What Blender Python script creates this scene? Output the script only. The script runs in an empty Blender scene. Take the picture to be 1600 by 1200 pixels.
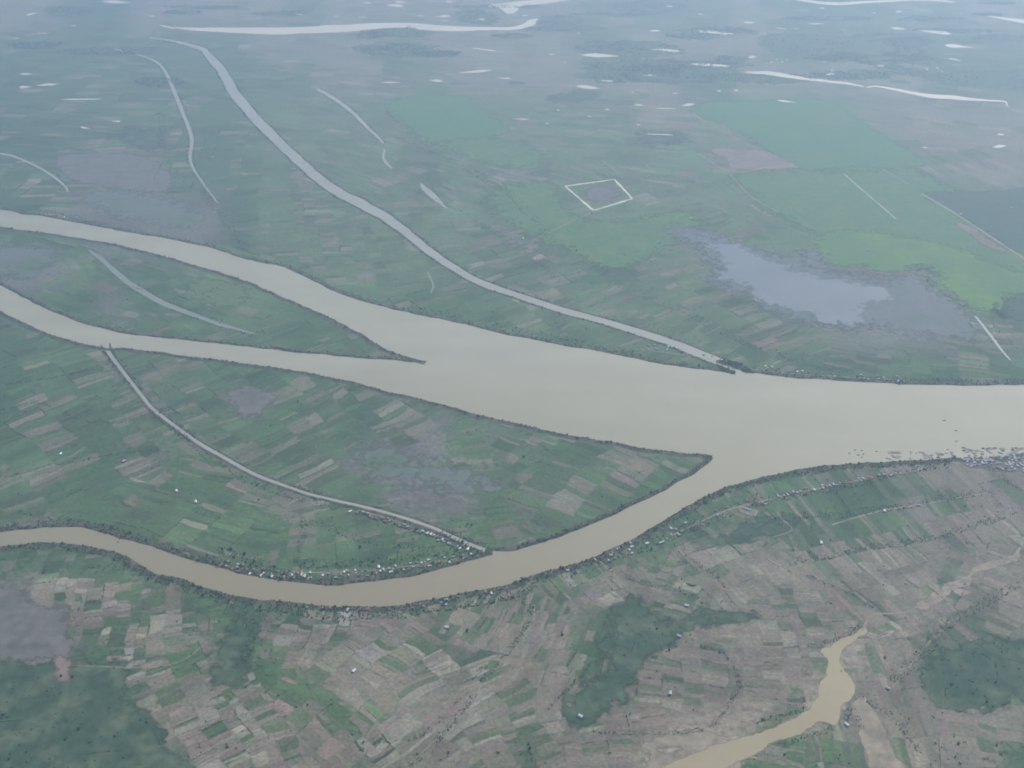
import bpy, bmesh, math, random
import numpy as np
from mathutils import Vector

# ------------------------------------------------------------------ camera, sky, sun, exposure
SC = bpy.context.scene
ROOT = SC.collection
H_CAM, PITCH, HFOV = 3000.0, math.radians(31.0), math.radians(50.0)
cam_d = bpy.data.cameras.new('camera'); cam = bpy.data.objects.new('camera', cam_d); ROOT.objects.link(cam)
cam.location = (0, 0, H_CAM); cam.rotation_euler = (math.pi/2 - PITCH, 0, 0)
cam_d.sensor_width = 36; cam_d.lens = 18/math.tan(HFOV/2); cam_d.clip_start = 1; cam_d.clip_end = 250000
SC.camera = cam
SUN_EL, SUN_AZ = math.radians(48), math.radians(33)     # azimuth measured from +Y towards +X
w = bpy.data.worlds.new('World'); SC.world = w; w.use_nodes = True
nt = w.node_tree; bg = nt.nodes['Background']
sky = nt.nodes.new('ShaderNodeTexSky'); sky.sky_type = 'NISHITA'; sky.sun_disc = False
sky.sun_elevation = SUN_EL; sky.sun_rotation = SUN_AZ; sky.altitude = 0; sky.air_density = 1.0; sky.dust_density = 1.5; sky.ozone_density = 1.0
nt.links.new(sky.outputs[0], bg.inputs[0]); bg.inputs[1].default_value = 0.12
sun_d = bpy.data.lights.new('sun', 'SUN'); sun_d.energy = 2.6; sun_d.angle = math.radians(0.5); sun_d.color = (1, .95, .84)
sun = bpy.data.objects.new('sun', sun_d); ROOT.objects.link(sun)
sd = Vector((math.sin(SUN_AZ)*math.cos(SUN_EL), math.cos(SUN_AZ)*math.cos(SUN_EL), math.sin(SUN_EL)))
sun.rotation_euler = sd.to_track_quat('Z', 'Y').to_euler(); sun.location = (0, 0, 6000)
SC.view_settings.view_transform = 'Standard'; SC.view_settings.look = 'None'; SC.view_settings.gamma = 1
SC.view_settings.exposure = 1.06
SC.cycles.pixel_filter_type = 'BLACKMAN_HARRIS'; SC.cycles.filter_width = 1.75       # the photograph is a little soft
HAZE_D = 7.2e-5
HAZE_C = (.60, .795, 1.0)

# ------------------------------------------------------------------ helpers
rng = np.random.default_rng(11); random.seed(11)
F = 800/math.tan(HFOV/2); CP, SP = math.cos(PITCH), math.sin(PITCH)
def at(px, py, z=0.0):
    """photo pixel (1600x1200) -> ground point, metres"""
    px = np.asarray(px, float); py = np.asarray(py, float)
    x = (px-800)/F; y = (600-py)/F
    t = (H_CAM-z)/np.maximum(SP - y*CP, .02)
    return np.stack([x*t, (CP+y*SP)*t], -1)
def to_px(X, Y):
    dz = -H_CAM; depth = Y*CP - dz*SP; up = Y*SP + dz*CP
    depth = np.maximum(depth, 1)
    return 800+F*X/depth, 600-F*up/depth
def hsh(ix, iy, s):
    n = (ix.astype(np.int64)*374761393 + iy.astype(np.int64)*668265263 + s*974634777) & 0x7fffffff
    n = ((n ^ (n >> 13))*1274126177) & 0x7fffffff
    return ((n ^ (n >> 16)) & 0xffff)/65535.0
def vn(x, y, sc, s=0):
    x = np.asarray(x, float)/sc; y = np.asarray(y, float)/sc
    ix, iy = np.floor(x), np.floor(y); fx, fy = x-ix, y-iy; fx = fx*fx*(3-2*fx); fy = fy*fy*(3-2*fy)
    a, b = hsh(ix, iy, s), hsh(ix+1, iy, s); c, d = hsh(ix, iy+1, s), hsh(ix+1, iy+1, s)
    return (a*(1-fx)+b*fx)*(1-fy)+(c*(1-fx)+d*fx)*fy
def fbm(x, y, sc, s=0):
    return (vn(x, y, sc, s)*.5+vn(x, y, sc/2.1, s+1)*.3+vn(x, y, sc/4.3, s+2)*.2)
def inside(px, py, poly):
    px = np.asarray(px, float); py = np.asarray(py, float); r = np.zeros(px.shape, bool); n = len(poly)
    for i in range(n):
        x1, y1 = poly[i]; x2, y2 = poly[(i+1) % n]
        if y1 == y2: continue
        c = ((y1 > py) != (y2 > py)) & (px < (x2-x1)*(py-y1)/(y2-y1)+x1)
        r ^= c
    return r
def smooth(P, step=30.0, closed=False):
    """Catmull-Rom through world points, resampled about every step metres"""
    P = np.asarray(P, float); n = len(P)
    if n < 3 and not closed:
        L = np.linalg.norm(P[1]-P[0]); k = max(1, int(L/step)); t = np.linspace(0, 1, k+1)[:, None]; return P[0]*(1-t)+P[1]*t
    out = []
    rngi = range(n) if closed else range(n-1)
    for i in rngi:
        if closed: p0, p1, p2, p3 = P[i-1], P[i], P[(i+1) % n], P[(i+2) % n]
        else:
            p1, p2 = P[i], P[i+1]; p0 = P[i-1] if i else 2*p1-p2; p3 = P[i+2] if i+2 < n else 2*p2-p1
        k = max(1, int(np.linalg.norm(p2-p1)/step))
        for j in range(k):
            t = j/k
            out.append(.5*((2*p1)+(-p0+p2)*t+(2*p0-5*p1+4*p2-p3)*t*t+(-p0+3*p1-3*p2+p3)*t**3))
    if not closed: out.append(P[-1])
    return np.array(out)
def ragged(P, amp, sc, seed, keep=True):
    n1 = (vn(P[:, 0], P[:, 1], sc, seed)-.5)*2*amp; n2 = (vn(P[:, 0], P[:, 1], sc, seed+7)-.5)*2*amp
    Q = P.copy(); Q[:, 0] += n1; Q[:, 1] += n2
    if keep: Q[0] = P[0]; Q[-1] = P[-1]
    return Q
def mesh_np(name, V, faces_flat, sizes, mat, col=None, mats=None, midx=None):
    me = bpy.data.meshes.new(name); V = np.asarray(V, np.float32)
    faces_flat = np.asarray(faces_flat, np.int32); sizes = np.asarray(sizes, np.int32)
    me.vertices.add(len(V)); me.vertices.foreach_set('co', V.ravel())
    me.loops.add(len(faces_flat)); me.loops.foreach_set('vertex_index', faces_flat)
    me.polygons.add(len(sizes)); me.polygons.foreach_set('loop_start', np.concatenate([[0], np.cumsum(sizes)[:-1]]).astype(np.int32))
    me.polygons.foreach_set('loop_total', sizes)
    for m in (mats or [mat]): me.materials.append(m)
    if midx is not None: me.polygons.foreach_set('material_index', np.asarray(midx, np.int32))
    me.update(calc_edges=True)
    if col is not None:
        a = me.color_attributes.new('Col', 'FLOAT_COLOR', 'POINT')
        a.data.foreach_set('color', np.concatenate([col, np.ones((len(col), 1))], 1).astype(np.float32).ravel())
    return me
def link(name, me, parent=None, **props):
    o = bpy.data.objects.new(name, me); ROOT.objects.link(o)
    if parent: o.parent = parent
    for k, v in props.items():
        if v: o[k] = v
    return o
def sheet(name, loop, z, mat, **props):
    """flat ground sheet from a closed outline"""
    bm = bmesh.new(); vs = [bm.verts.new((p[0], p[1], z)) for p in loop]
    f = bm.faces.new(vs); f.normal_update()
    if f.normal.z < 0: f.normal_flip()
    bmesh.ops.triangulate(bm, faces=[f], ngon_method='EAR_CLIP')
    me = bpy.data.meshes.new(name); bm.to_mesh(me); bm.free(); me.materials.append(mat)
    return link(name, me, **props)

# ------------------------------------------------------------------ materials
def mat_base(name, rough=.9, spec=.2):
    m = bpy.data.materials.new(name); m.use_nodes = True
    b = m.node_tree.nodes['Principled BSDF']; b.inputs['Roughness'].default_value = rough; b.inputs['Specular IOR Level'].default_value = spec
    return m, m.node_tree, b
def noise(t, scale, detail=4, rough=.55, off=0):
    g = t.nodes.new('ShaderNodeNewGeometry'); mp = t.nodes.new('ShaderNodeMapping'); n = t.nodes.new('ShaderNodeTexNoise')
    t.links.new(g.outputs['Position'], mp.inputs[0]); mp.inputs['Scale'].default_value = (1/scale,)*3; mp.inputs['Location'].default_value = (off, off*1.7, 0)
    t.links.new(mp.outputs[0], n.inputs['Vector']); n.inputs['Scale'].default_value = 1; n.inputs['Detail'].default_value = detail; n.inputs['Roughness'].default_value = rough
    return n.outputs[0]
def ramp(t, src, lo, hi, a, b):
    r = t.nodes.new('ShaderNodeMapRange'); t.links.new(src, r.inputs[0])
    for i, v in enumerate((lo, hi, a, b)): r.inputs[i+1].default_value = v
    return r.outputs[0]
def mixc(t, fac, a, b, mode='MIX'):
    m = t.nodes.new('ShaderNodeMix'); m.data_type = 'RGBA'; m.blend_type = mode
    for s, v in ((m.inputs[0], fac), (m.inputs[6], a), (m.inputs[7], b)):
        if isinstance(v, (int, float)): s.default_value = v
        elif isinstance(v, tuple): s.default_value = (*v, 1)
        else: t.links.new(v, s)
    return m.outputs[2]
def scale_col(t, c, f):
    v = t.nodes.new('ShaderNodeVectorMath'); v.operation = 'SCALE'; t.links.new(c, v.inputs[0]); t.links.new(f, v.inputs['Scale']); return v.outputs[0]
def land_mat(name, fine, mid, amt=.45, tint=.25):
    """vertex land-cover colour, broken up by crop, soil and scrub mottling"""
    m, t, b = mat_base(name, .95, .1)
    a = t.nodes.new('ShaderNodeVertexColor'); a.layer_name = 'Col'
    c = a.outputs[0]
    c = mixc(t, ramp(t, noise(t, mid, 5, .6), .52, .72, 0, tint), c, (.085, .080, .068))
    c = mixc(t, ramp(t, noise(t, mid*.7, 5, .6, 31), .55, .75, 0, tint*1.3), c, (.030, .055, .032))
    c = scale_col(t, c, ramp(t, noise(t, fine, 4, .7, 5), .3, .7, 1-amt, 1+amt))
    c = scale_col(t, c, ramp(t, noise(t, mid*4, 3, .5, 77), .3, .7, .78, 1.22))
    t.links.new(c, b.inputs['Base Color']); return m
def plain_mat(name, col, fine=25, amt=.25, rough=.95, spec=.1, mid=None, col2=None, thr=(.45, .65)):
    m, t, b = mat_base(name, rough, spec)
    rgb = t.nodes.new('ShaderNodeRGB'); rgb.outputs[0].default_value = (*col, 1); c = rgb.outputs[0]
    if mid: c = mixc(t, ramp(t, noise(t, mid, 5, .6, 13), thr[0], thr[1], 0, 1), c, col2)
    c = scale_col(t, c, ramp(t, noise(t, fine, 4, .6), .3, .7, 1-amt, 1+amt))
    t.links.new(c, b.inputs['Base Color']); return m
def water_mat(name, col, col2, rough=.55, ior=1.33, spec=.5, sc=500, bump=.15, south=None):
    m, t, b = mat_base(name, rough, spec); b.inputs['IOR'].default_value = ior
    g = t.nodes.new('ShaderNodeNewGeometry')
    c = mixc(t, ramp(t, noise(t, sc, 4, .55), .35, .65, 0, 1), col, col2)
    mpn = t.nodes.new('ShaderNodeMapping'); mpn.inputs['Rotation'].default_value = (0, 0, .28); mpn.inputs['Scale'].default_value = (1/900, 1/130, 1); nn = t.nodes.new('ShaderNodeTexNoise'); nn.inputs['Scale'].default_value = 1; nn.inputs['Detail'].default_value = 5
    t.links.new(g.outputs['Position'], mpn.inputs[0]); t.links.new(mpn.outputs[0], nn.inputs['Vector']); c = scale_col(t, c, ramp(t, nn.outputs[0], .3, .7, .94, 1.06))     # silt streaks along the flow
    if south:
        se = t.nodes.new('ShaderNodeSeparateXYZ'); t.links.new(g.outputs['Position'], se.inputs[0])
        c = mixc(t, ramp(t, se.outputs[1], 3300, 5400, 1, 0), c, south)      # water turns browner towards the south, paler towards the north
    c = scale_col(t, c, ramp(t, noise(t, 90, 3, .6, 9), .3, .7, .975, 1.025))
    t.links.new(c, b.inputs['Base Color'])
    bp = t.nodes.new('ShaderNodeBump'); bp.inputs['Strength'].default_value = bump; bp.inputs['Distance'].default_value = 1.0
    t.links.new(noise(t, 12, 3, .6, 3), bp.inputs['Height']); t.links.new(bp.outputs[0], b.inputs['Normal'])
    return m
M_LAND = land_mat('land_cover', 22, 160)
M_FIELD = land_mat('field_cover', 12, 75, .38, .42)
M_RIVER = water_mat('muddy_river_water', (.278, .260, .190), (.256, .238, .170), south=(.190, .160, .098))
M_CANAL = water_mat('canal_water', (.24, .238, .192), (.215, .218, .176), spec=.5, sc=300)
M_DITCH = water_mat('weedy_water', (.145, .165, .14), (.17, .185, .155), spec=.4, sc=200)
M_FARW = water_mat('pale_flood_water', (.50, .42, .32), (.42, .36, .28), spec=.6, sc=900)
M_LAKE = water_mat('lake_water', (.118, .132, .150), (.10, .115, .132), spec=.35, sc=350)
M_SILT = water_mat('silt_water', (.255, .212, .130), (.230, .188, .116), spec=.25, sc=250)
M_BANK = plain_mat('bank_soil', (.085, .08, .06), 20, .4, mid=60, col2=(.04, .06, .035))
M_MUDE = plain_mat('mud_edge', (.16, .13, .10), 15, .3)
M_DYKE = plain_mat('pale_dyke_earth', (.50, .46, .37), 12, .25)
M_PALE = plain_mat('pale_track', (.34, .32, .25), 18, .3, mid=90, col2=(.15, .17, .11))
M_TRACK = plain_mat('track_earth', (.22, .19, .145), 18, .3, mid=120, col2=(.14, .13, .10))
M_CROWN = [plain_mat('crown_a', (.074, .112, .066), 6, .5), plain_mat('crown_b', (.080, .118, .066), 6, .5), plain_mat('crown_c', (.066, .102, .062), 6, .5)]
M_TRUNK = plain_mat('bark', (.11, .085, .06), 2, .3)
M_ZINC = plain_mat('zinc_roof', (.38, .38, .375), 3, .15, .5, .4)
M_WHITE = plain_mat('white_roof', (.54, .53, .50), 3, .08, .6, .3)
M_TILE = plain_mat('terracotta_roof', (.30, .15, .11), 3, .25)
M_THATCH = plain_mat('thatch_roof', (.19, .16, .13), 3, .3)
M_WALL = plain_mat('timber_wall', (.24, .20, .16), 2, .25)
M_PALEWALL = plain_mat('rendered_wall', (.55, .52, .46), 2, .1)
M_DARK = plain_mat('dark_opening', (.03, .03, .03), 2, .2)
M_WOOD = plain_mat('wet_wood', (.10, .085, .07), 1, .3)

# ------------------------------------------------------------------ land-cover map (what grows where, on the ground)
KINDS = ('d', 'g', 'm', 'b', 'p', 's', 'y', 'l', 't', 'k', 'w', 'v')      # dense green, green, mixed, bare brown, wet mud, small pale plots, yellow green, light rice, sand, wood, far fallow, far green
MOOD = [
    [10, 10, 1, 0, 10, 10, 10, 10, 10, 1, 10, 10, 10, 10, 10, 10, 10, 10, 1, 10, 1, 1, 1, 10, 1, 0, 1, 1, 10, 1, 10, 10],
    [1, 1, 1, 1, 1, 1, 1, 1, 10, 10, 10, 10, 1, 10, 10, 10, 10, 10, 0, 1, 10, 10, 10, 10, 0, 0, 1, 1, 0, 1, 1, 1],
    [1, 1, 1, 1, 1, 1, 1, 1, 1, 1, 10, 10, 2, 11, 10, 10, 10, 10, 1, 10, 10, 0, 0, 10, 10, 10, 10, 10, 10, 0, 0, 0],
    [0, 1, 1, 1, 1, 1, 1, 1, 11, 11, 11, 11, 11, 7, 7, 7, 11, 11, 11, 11, 10, 10, 7, 7, 7, 7, 7, 10, 10, 10, 10, 10],
    [0, 0, 2, 2, 2, 2, 0, 1, 11, 11, 11, 11, 11, 11, 6, 2, 11, 11, 11, 11, 11, 11, 11, 3, 7, 7, 7, 7, 10, 10, 10, 10],
    [1, 2, 2, 2, 2, 1, 0, 1, 11, 2, 11, 11, 11, 0, 11, 2, 2, 11, 11, 11, 11, 11, 11, 11, 6, 7, 7, 7, 7, 11, 10, 10],
    [0, 1, 4, 4, 4, 4, 4, 0, 6, 2, 11, 11, 11, 11, 11, 0, 11, 11, 11, 11, 11, 11, 11, 11, 11, 11, 6, 7, 7, 11, 9, 9],
    [1, 1, 1, 4, 4, 4, 4, 0, 11, 6, 2, 11, 11, 11, 11, 2, 2, 0, 11, 11, 11, 4, 11, 11, 7, 7, 7, 7, 7, 11, 9, 9],
    [4, 4, 6, 1, 1, 1, 6, 6, 1, 11, 11, 11, 11, 11, 2, 2, 2, 11, 0, 0, 11, 11, 4, 4, 4, 4, 4, 4, 4, 7, 7, 7],
    [4, 1, 0, 4, 1, 1, 1, 6, 6, 1, 1, 1, 1, 1, 1, 1, 11, 2, 11, 11, 11, 11, 2, 2, 4, 4, 4, 4, 4, 4, 6, 9],
    [1, 1, 1, 1, 1, 1, 1, 1, 1, 1, 1, 1, 1, 1, 1, 1, 11, 0, 11, 11, 11, 11, 11, 2, 2, 11, 4, 4, 4, 4, 2, 2],
    [0, 1, 1, 2, 2, 2, 1, 1, 1, 1, 1, 1, 10, 10, 10, 10, 10, 1, 1, 1, 1, 1, 1, 2, 2, 0, 0, 1, 1, 0, 1, 1],
    [0, 2, 1, 1, 2, 2, 1, 4, 1, 1, 2, 0, 2, 1, 1, 1, 1, 1, 1, 1, 1, 1, 1, 1, 1, 1, 1, 1, 1, 1, 1, 1],
    [1, 2, 0, 1, 2, 2, 1, 1, 1, 2, 1, 0, 2, 4, 1, 2, 2, 1, 1, 1, 1, 1, 1, 1, 1, 1, 1, 1, 1, 1, 1, 1],
    [1, 2, 1, 0, 2, 1, 1, 2, 1, 2, 2, 4, 4, 4, 1, 2, 0, 0, 1, 3, 1, 1, 1, 1, 1, 1, 2, 2, 3, 3, 3, 3],
    [2, 0, 1, 1, 2, 1, 1, 2, 1, 3, 2, 1, 4, 4, 4, 1, 2, 2, 2, 1, 1, 1, 1, 1, 1, 2, 0, 0, 2, 2, 3, 3],
    [2, 3, 1, 1, 1, 2, 1, 1, 1, 2, 1, 2, 1, 1, 1, 1, 2, 2, 1, 1, 2, 0, 2, 3, 1, 0, 0, 2, 2, 3, 3, 3],
    [0, 0, 0, 1, 1, 1, 2, 1, 1, 1, 1, 0, 1, 1, 1, 1, 2, 2, 1, 2, 1, 3, 3, 3, 3, 3, 3, 3, 3, 3, 3, 3],
    [4, 3, 5, 5, 2, 2, 1, 2, 1, 1, 2, 2, 1, 2, 2, 2, 2, 2, 3, 3, 3, 0, 3, 3, 3, 3, 3, 3, 3, 3, 3, 3],
    [4, 4, 5, 5, 5, 5, 2, 0, 2, 5, 5, 5, 3, 2, 3, 3, 3, 3, 0, 0, 0, 3, 3, 3, 3, 3, 3, 3, 3, 3, 0, 3],
    [4, 4, 0, 0, 5, 2, 2, 0, 1, 3, 3, 3, 2, 5, 5, 3, 3, 3, 0, 0, 3, 3, 3, 3, 3, 3, 8, 3, 3, 0, 0, 0],
    [0, 0, 0, 0, 0, 5, 3, 5, 1, 1, 3, 3, 3, 3, 3, 2, 3, 3, 0, 3, 3, 3, 3, 3, 3, 8, 3, 3, 3, 0, 0, 0],
    [0, 0, 0, 0, 0, 3, 5, 5, 3, 3, 1, 1, 5, 3, 3, 3, 2, 3, 3, 3, 3, 8, 8, 8, 2, 8, 2, 3, 3, 3, 3, 3],
    [0, 0, 0, 0, 0, 3, 5, 5, 3, 5, 5, 5, 5, 3, 3, 3, 0, 3, 3, 3, 8, 8, 8, 2, 2, 2, 2, 3, 3, 3, 3, 0]]
MG = np.array(KINDS)[np.array(MOOD)]
CLS = {'dg': (.040, .074, .037), 'g': (.064, .110, .050), 'lg': (.080, .134, .058), 'yg': (.095, .15, .055), 'br': (.172, .146, .112),
       'pk': (.195, .148, .126), 'pu': (.110, .105, .100), 'ps': (.235, .212, .165), 'sd': (.24, .20, .15)}
CN = list(CLS); CV = np.array([CLS[c] for c in CN])
WTS = {'d': dict(dg=.62, g=.24, br=.08, lg=.03, pk=.03), 'g': dict(g=.46, dg=.27, lg=.09, br=.12, pk=.06), 'm': dict(g=.3, dg=.18, br=.27, pk=.12, lg=.08, ps=.05),
       'b': dict(br=.60, pk=.16, g=.10, dg=.05, ps=.09), 'p': dict(pu=.75, br=.15, g=.1), 's': dict(ps=.34, pk=.18, br=.24, g=.12, dg=.12),
       'y': dict(lg=.42, yg=.22, g=.26, br=.1), 'l': dict(lg=.7, g=.2, yg=.1), 't': dict(sd=.6, br=.2, ps=.2), 'k': dict(dg=.9, g=.1),
       'w': dict(br=.46, pu=.06, g=.12, lg=.12, dg=.03, pk=.21)}
WTS['v'] = dict(g=.42, lg=.30, br=.22, dg=.06)
PROB = dict(v=.7, d=.55, g=.8, m=.95, b=.97, p=.12, s=1, y=.7, l=.25, t=.2, k=.2, w=.5)
AVG = {k: sum(CV[CN.index(c)]*v for c, v in d.items()) for k, d in WTS.items()}
AVG['d'] = CV[0]*1.1; AVG['g'] = .8*CV[1]+.2*CV[0]; AVG['m'] = .5*AVG['m']+.5*CV[0]; AVG['b'] = .8*AVG['b']+.2*np.array((.05, .07, .05)); AVG['s'] = .35*AVG['s']+.65*CV[0]
MCOL = np.array([[AVG[c] for c in r] for r in MG])
def mood_at(X, Y, jit=1.0):
    s = np.hypot(X, Y)
    jx = (fbm(X, Y, 260, 3)-.5)*260*jit; jy = (fbm(X, Y, 260, 9)-.5)*260*jit
    px, py = to_px(X+jx, Y+jy)
    c = np.clip((px/50).astype(int), 0, 31); r = np.clip((py/50).astype(int), 0, 23)
    return MG[r, c]
def base_col(X, Y):
    jx = (fbm(X, Y, 240, 3)-.5)*240; jy = (fbm(X, Y, 240, 9)-.5)*240
    px, py = to_px(X+jx, Y+jy)
    u = np.clip(px/50-.5, 0, 30.999); v = np.clip(py/50-.5, 0, 22.999)
    iu, iv = u.astype(int), v.astype(int); fu, fv = (u-iu)[:, None], (v-iv)[:, None]
    return (MCOL[iv, iu]*(1-fu)+MCOL[iv, iu+1]*fu)*(1-fv)+(MCOL[iv+1, iu]*(1-fu)+MCOL[iv+1, iu+1]*fu)*fv

# ------------------------------------------------------------------ ground sheet to the horizon
def axis(lo, hi, step, far):
    a = list(np.arange(lo, hi+1, step)); d = step
    while a[-1] < far: d *= 1.5; a.append(min(a[-1]+d, far))
    d = step
    while a[0] > -far: d *= 1.5; a.insert(0, max(a[0]-d, -far))
    return np.array(a)
gx, gy = axis(-8200, 8200, 50, 58000), axis(1700, 16000, 50, 58000)
GX, GY = np.meshgrid(gx, gy); nx, ny = len(gx), len(gy)
gv = np.stack([GX.ravel(), GY.ravel(), np.zeros(GX.size)], 1)
idx = np.arange(nx*ny).reshape(ny, nx)
q = np.stack([idx[:-1, :-1], idx[:-1, 1:], idx[1:, 1:], idx[1:, :-1]], -1).reshape(-1, 4)
link('ground', mesh_np('ground', gv, q.ravel(), np.full(len(q), 4), M_LAND, base_col(gv[:, 0], gv[:, 1])), kind='structure')

# ------------------------------------------------------------------ rivers, traced on the ground
A_N = [(-160,308),(0,327),(35,335),(65,337),(100,344),(140,352),(180,359),(225,367),(250,371),(290,379),(325,386),(360,397),(400,409),(435,415),(465,427),(500,444),(530,458),(565,470),(600,479),(640,489),(680,497),(720,506),(760,515),(800,525),(840,532),(880,540),(925,547),(970,556),(1015,565),(1050,571),(1087,576),(1125,580),(1148,583)]
A_N2 = [(1148,583),(1175,583)]
A_N3 = [(1175,583),(1200,586),(1250,591),(1300,594),(1350,597),(1390,599),(1415,601),(1500,602),(1600,601),(1760,599)]
C_S = [(1760,703),(1600,708),(1560,713),(1500,715),(1450,718),(1410,721),(1375,722),(1340,724),(1310,725),(1275,729),(1237,736),(1200,743),(1170,750),(1150,757),(1120,768),(1087,784),(1060,800),(1025,820),(990,842),(950,860),(912,875),(875,886),(832,900),(800,911),(770,919),(725,925),(687,935),(650,940),(615,945),(560,947),(525,947),(495,945),(460,941),(425,937),(400,936),(360,929),(325,919),(290,908),(265,901),(250,897),(220,883),(195,869),(160,857),(130,851),(95,848),(60,848),(30,851),(0,855),(-160,882)]
C_N = [(-160,850),(0,832),(25,828),(60,825),(100,824),(135,826),(165,834),(195,842),(225,851),(260,861),(290,872),(325,882),(355,891),(390,899),(435,907),(475,912),(510,914),(550,912),(585,909),(620,904),(650,899),(690,890),(725,879),(750,872),(770,867)]
C_N2 = [(770,867),(771,861),(800,861),(832,852),(865,842),(900,829),(940,812),(980,795),(1015,777),(1050,760),(1080,742),(1106,724),(1114,717)]
TIP2 = [(1114,717),(1113,712)]
B_S = [(1113,712),(1087,709),(1040,704),(1000,699),(960,691),(925,686),(895,681),(855,674),(830,666),(800,659),(755,649),(710,637),(675,627),(640,619),(615,615),(585,606),(555,597),(520,591),(480,582),(440,576),(400,570),(360,565),(320,560),(275,554),(240,549),(205,545),(175,544),(160,543),(125,536),(95,527),(65,517),(30,500),(0,486),(-160,405)]
B_N = [(-160,362),(0,446),(25,459),(50,472),(80,486),(115,500),(155,512),(190,521),(230,526),(275,529),(320,535),(360,539),(400,543),(460,550),(515,555),(560,560),(600,562),(640,565),(665,567)]
A_S = [(665,567),(650,561),(620,552),(605,546),(585,534),(555,516),(530,504),(495,487),(460,472),(430,459),(400,445),(375,436),(345,426),(310,416),(275,405),(250,399),(220,391),(190,384),(155,377),(120,372),(90,367),(55,362),(25,358),(0,354),(-160,337)]
def bank(px, seed, amp=7):
    return ragged(smooth(at(*zip(*px), z=1.0), 24), amp, 70, seed)
BK = {k: bank(v, i*3) for i, (k, v) in enumerate(dict(A_N=A_N, A_N2=A_N2, A_N3=A_N3, C_S=C_S, C_N=C_N, C_N2=C_N2, TIP2=TIP2, B_S=B_S, B_N=B_N, A_S=A_S).items())}
ring = np.concatenate([BK[k] for k in BK]); keep = np.linalg.norm(ring-np.roll(ring, 1, 0), axis=1) > 1; ring = ring[keep]
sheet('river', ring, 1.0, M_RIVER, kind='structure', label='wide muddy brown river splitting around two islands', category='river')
WATER_POLYS = [ring]
PX_RIVER = A_N+A_N2+A_N3+C_S+C_N+C_N2+TIP2+B_S+B_N+A_S

def ribbon_edges(pts, step=25, amp=3, seed=1):
    """pts: (px, py, width_px perpendicular in the photo) -> left and right edge on the ground"""
    P = np.array([p[:2] for p in pts], float); W = np.array([p[2] for p in pts], float)
    T = np.gradient(P, axis=0); T /= np.linalg.norm(T, axis=1)[:, None]; N = np.stack([-T[:, 1], T[:, 0]], 1)
    L = at(*(P+N*W[:, None]/2).T); R = at(*(P-N*W[:, None]/2).T); C = at(*P.T)
    Cs = smooth(C, step); Dl = smooth(np.concatenate([L, R], 1)[:, :2], step) if False else None
    # widths resampled along the smoothed centre line
    d = np.concatenate([[0], np.cumsum(np.linalg.norm(np.diff(C, axis=0), axis=1))]); ds = np.concatenate([[0], np.cumsum(np.linalg.norm(np.diff(Cs, axis=0), axis=1))]); ds *= d[-1]/ds[-1]
    off = [np.interp(ds, d, (L-C)[:, i]) for i in (0, 1)]; off = np.stack(off, 1)
    Tw = np.gradient(Cs, axis=0); Tw /= np.linalg.norm(Tw, axis=1)[:, None]+1e-9; Nw = np.stack([-Tw[:, 1], Tw[:, 0]], 1)
    wv = np.abs((off*Nw).sum(1)); 
    wl = wv*(1+.10*(vn(ds, ds*0, 90, seed)-.5)*2); wr = wv*(1+.10*(vn(ds, ds*0, 90, seed+5)-.5)*2)
    sgn = 1
    return Cs+Nw*wl[:, None], Cs-Nw*wr[:, None]
def ribbon(name, pts, z, mat, seed=1, step=25, **props):
    L, R = ribbon_edges(pts, step, seed=seed); n = len(L)
    V = np.concatenate([np.c_[L, np.full(n, z)], np.c_[R, np.full(n, z)]]); i = np.arange(n-1)
    f = np.stack([i, i+n, i+n+1, i+1], 1)
    link(name, mesh_np(name, V, f.ravel(), np.full(len(f), 4), mat), **props)
    return L, R
canN = ribbon('canal', [(222,58.5,1),(240,59.5,2),(270,64,3),(295,70,5),(317,77.5,7),(326,87,10),(344,107,13),(355,125,15),(366,145,15),(382,165,14),(402,188,14),(431,217,14),(461,246,14),(496,277,14),(528,300,14),(565,319,14),(600,338,13.5),(625,356,13),(655,380,12),(680,399,11),(705,416,10.5),(735,434,10),(770,449,9.5),(800,459,9),(840,472,9),(880,485,9),(925,497,9),(960,507,9),(1005,521,10),(1050,536,11),(1080,548,12),(1110,560,12),(1135,570,11),(1158,582,14),(1163,590,16)], .8, M_CANAL, 4, kind='structure', label='long pale canal running from the far plain down to the river', category='canal')
canS = ribbon('canal', [(165,538,10.4),(168,547,6.7),(180,565,5.2),(205,597,5.2),(223,620,5.2),(240,640,5.2),(275,667,5.2),(310,692,5.2),(350,715,4.8),(400,742,4.8),(440,757,4.4),(480,771,4.4),(520,781,4.1),(560,790,4.1),(600,800,4.4),(640,812,4.4),(680,826,4.8),(710,840,5.2),(745,855,5.2),(770,864,6.7),(778,868,7.4)], .8, M_CANAL, 8, kind='structure', label='narrow straight canal crossing the lower island between two river arms', category='canal')
crE = ribbon('creek', [(212,84,1.5),(235,92,2),(250,101,3.5),(261,117,5),(275,150,5.5),(287,180,5.5),(296,203,5.5),(300,222,5.5),(297,240,5),(298,252,4.5),(304,267,3),(325,297,2.5),(340,317,2)], .7, M_CANAL, 12, kind='structure', label='thin curved creek in the far left fields', category='creek')
ribbon('creek', [(176,76,1.5),(184,78,2.5),(192,80.5,1.5)], .7, M_CANAL, 13, kind='structure', label='short pale creek stub at the top left', category='creek')
crF = ribbon('creek', [(-20,237,3),(0,240,3),(20,244,3),(45,254,3),(70,267,3),(92,282,3.5),(103,293,3.5),(106,300,4)], .7, M_CANAL, 14, kind='structure', label='short bowed creek at the left edge above the upper river', category='creek')
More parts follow.
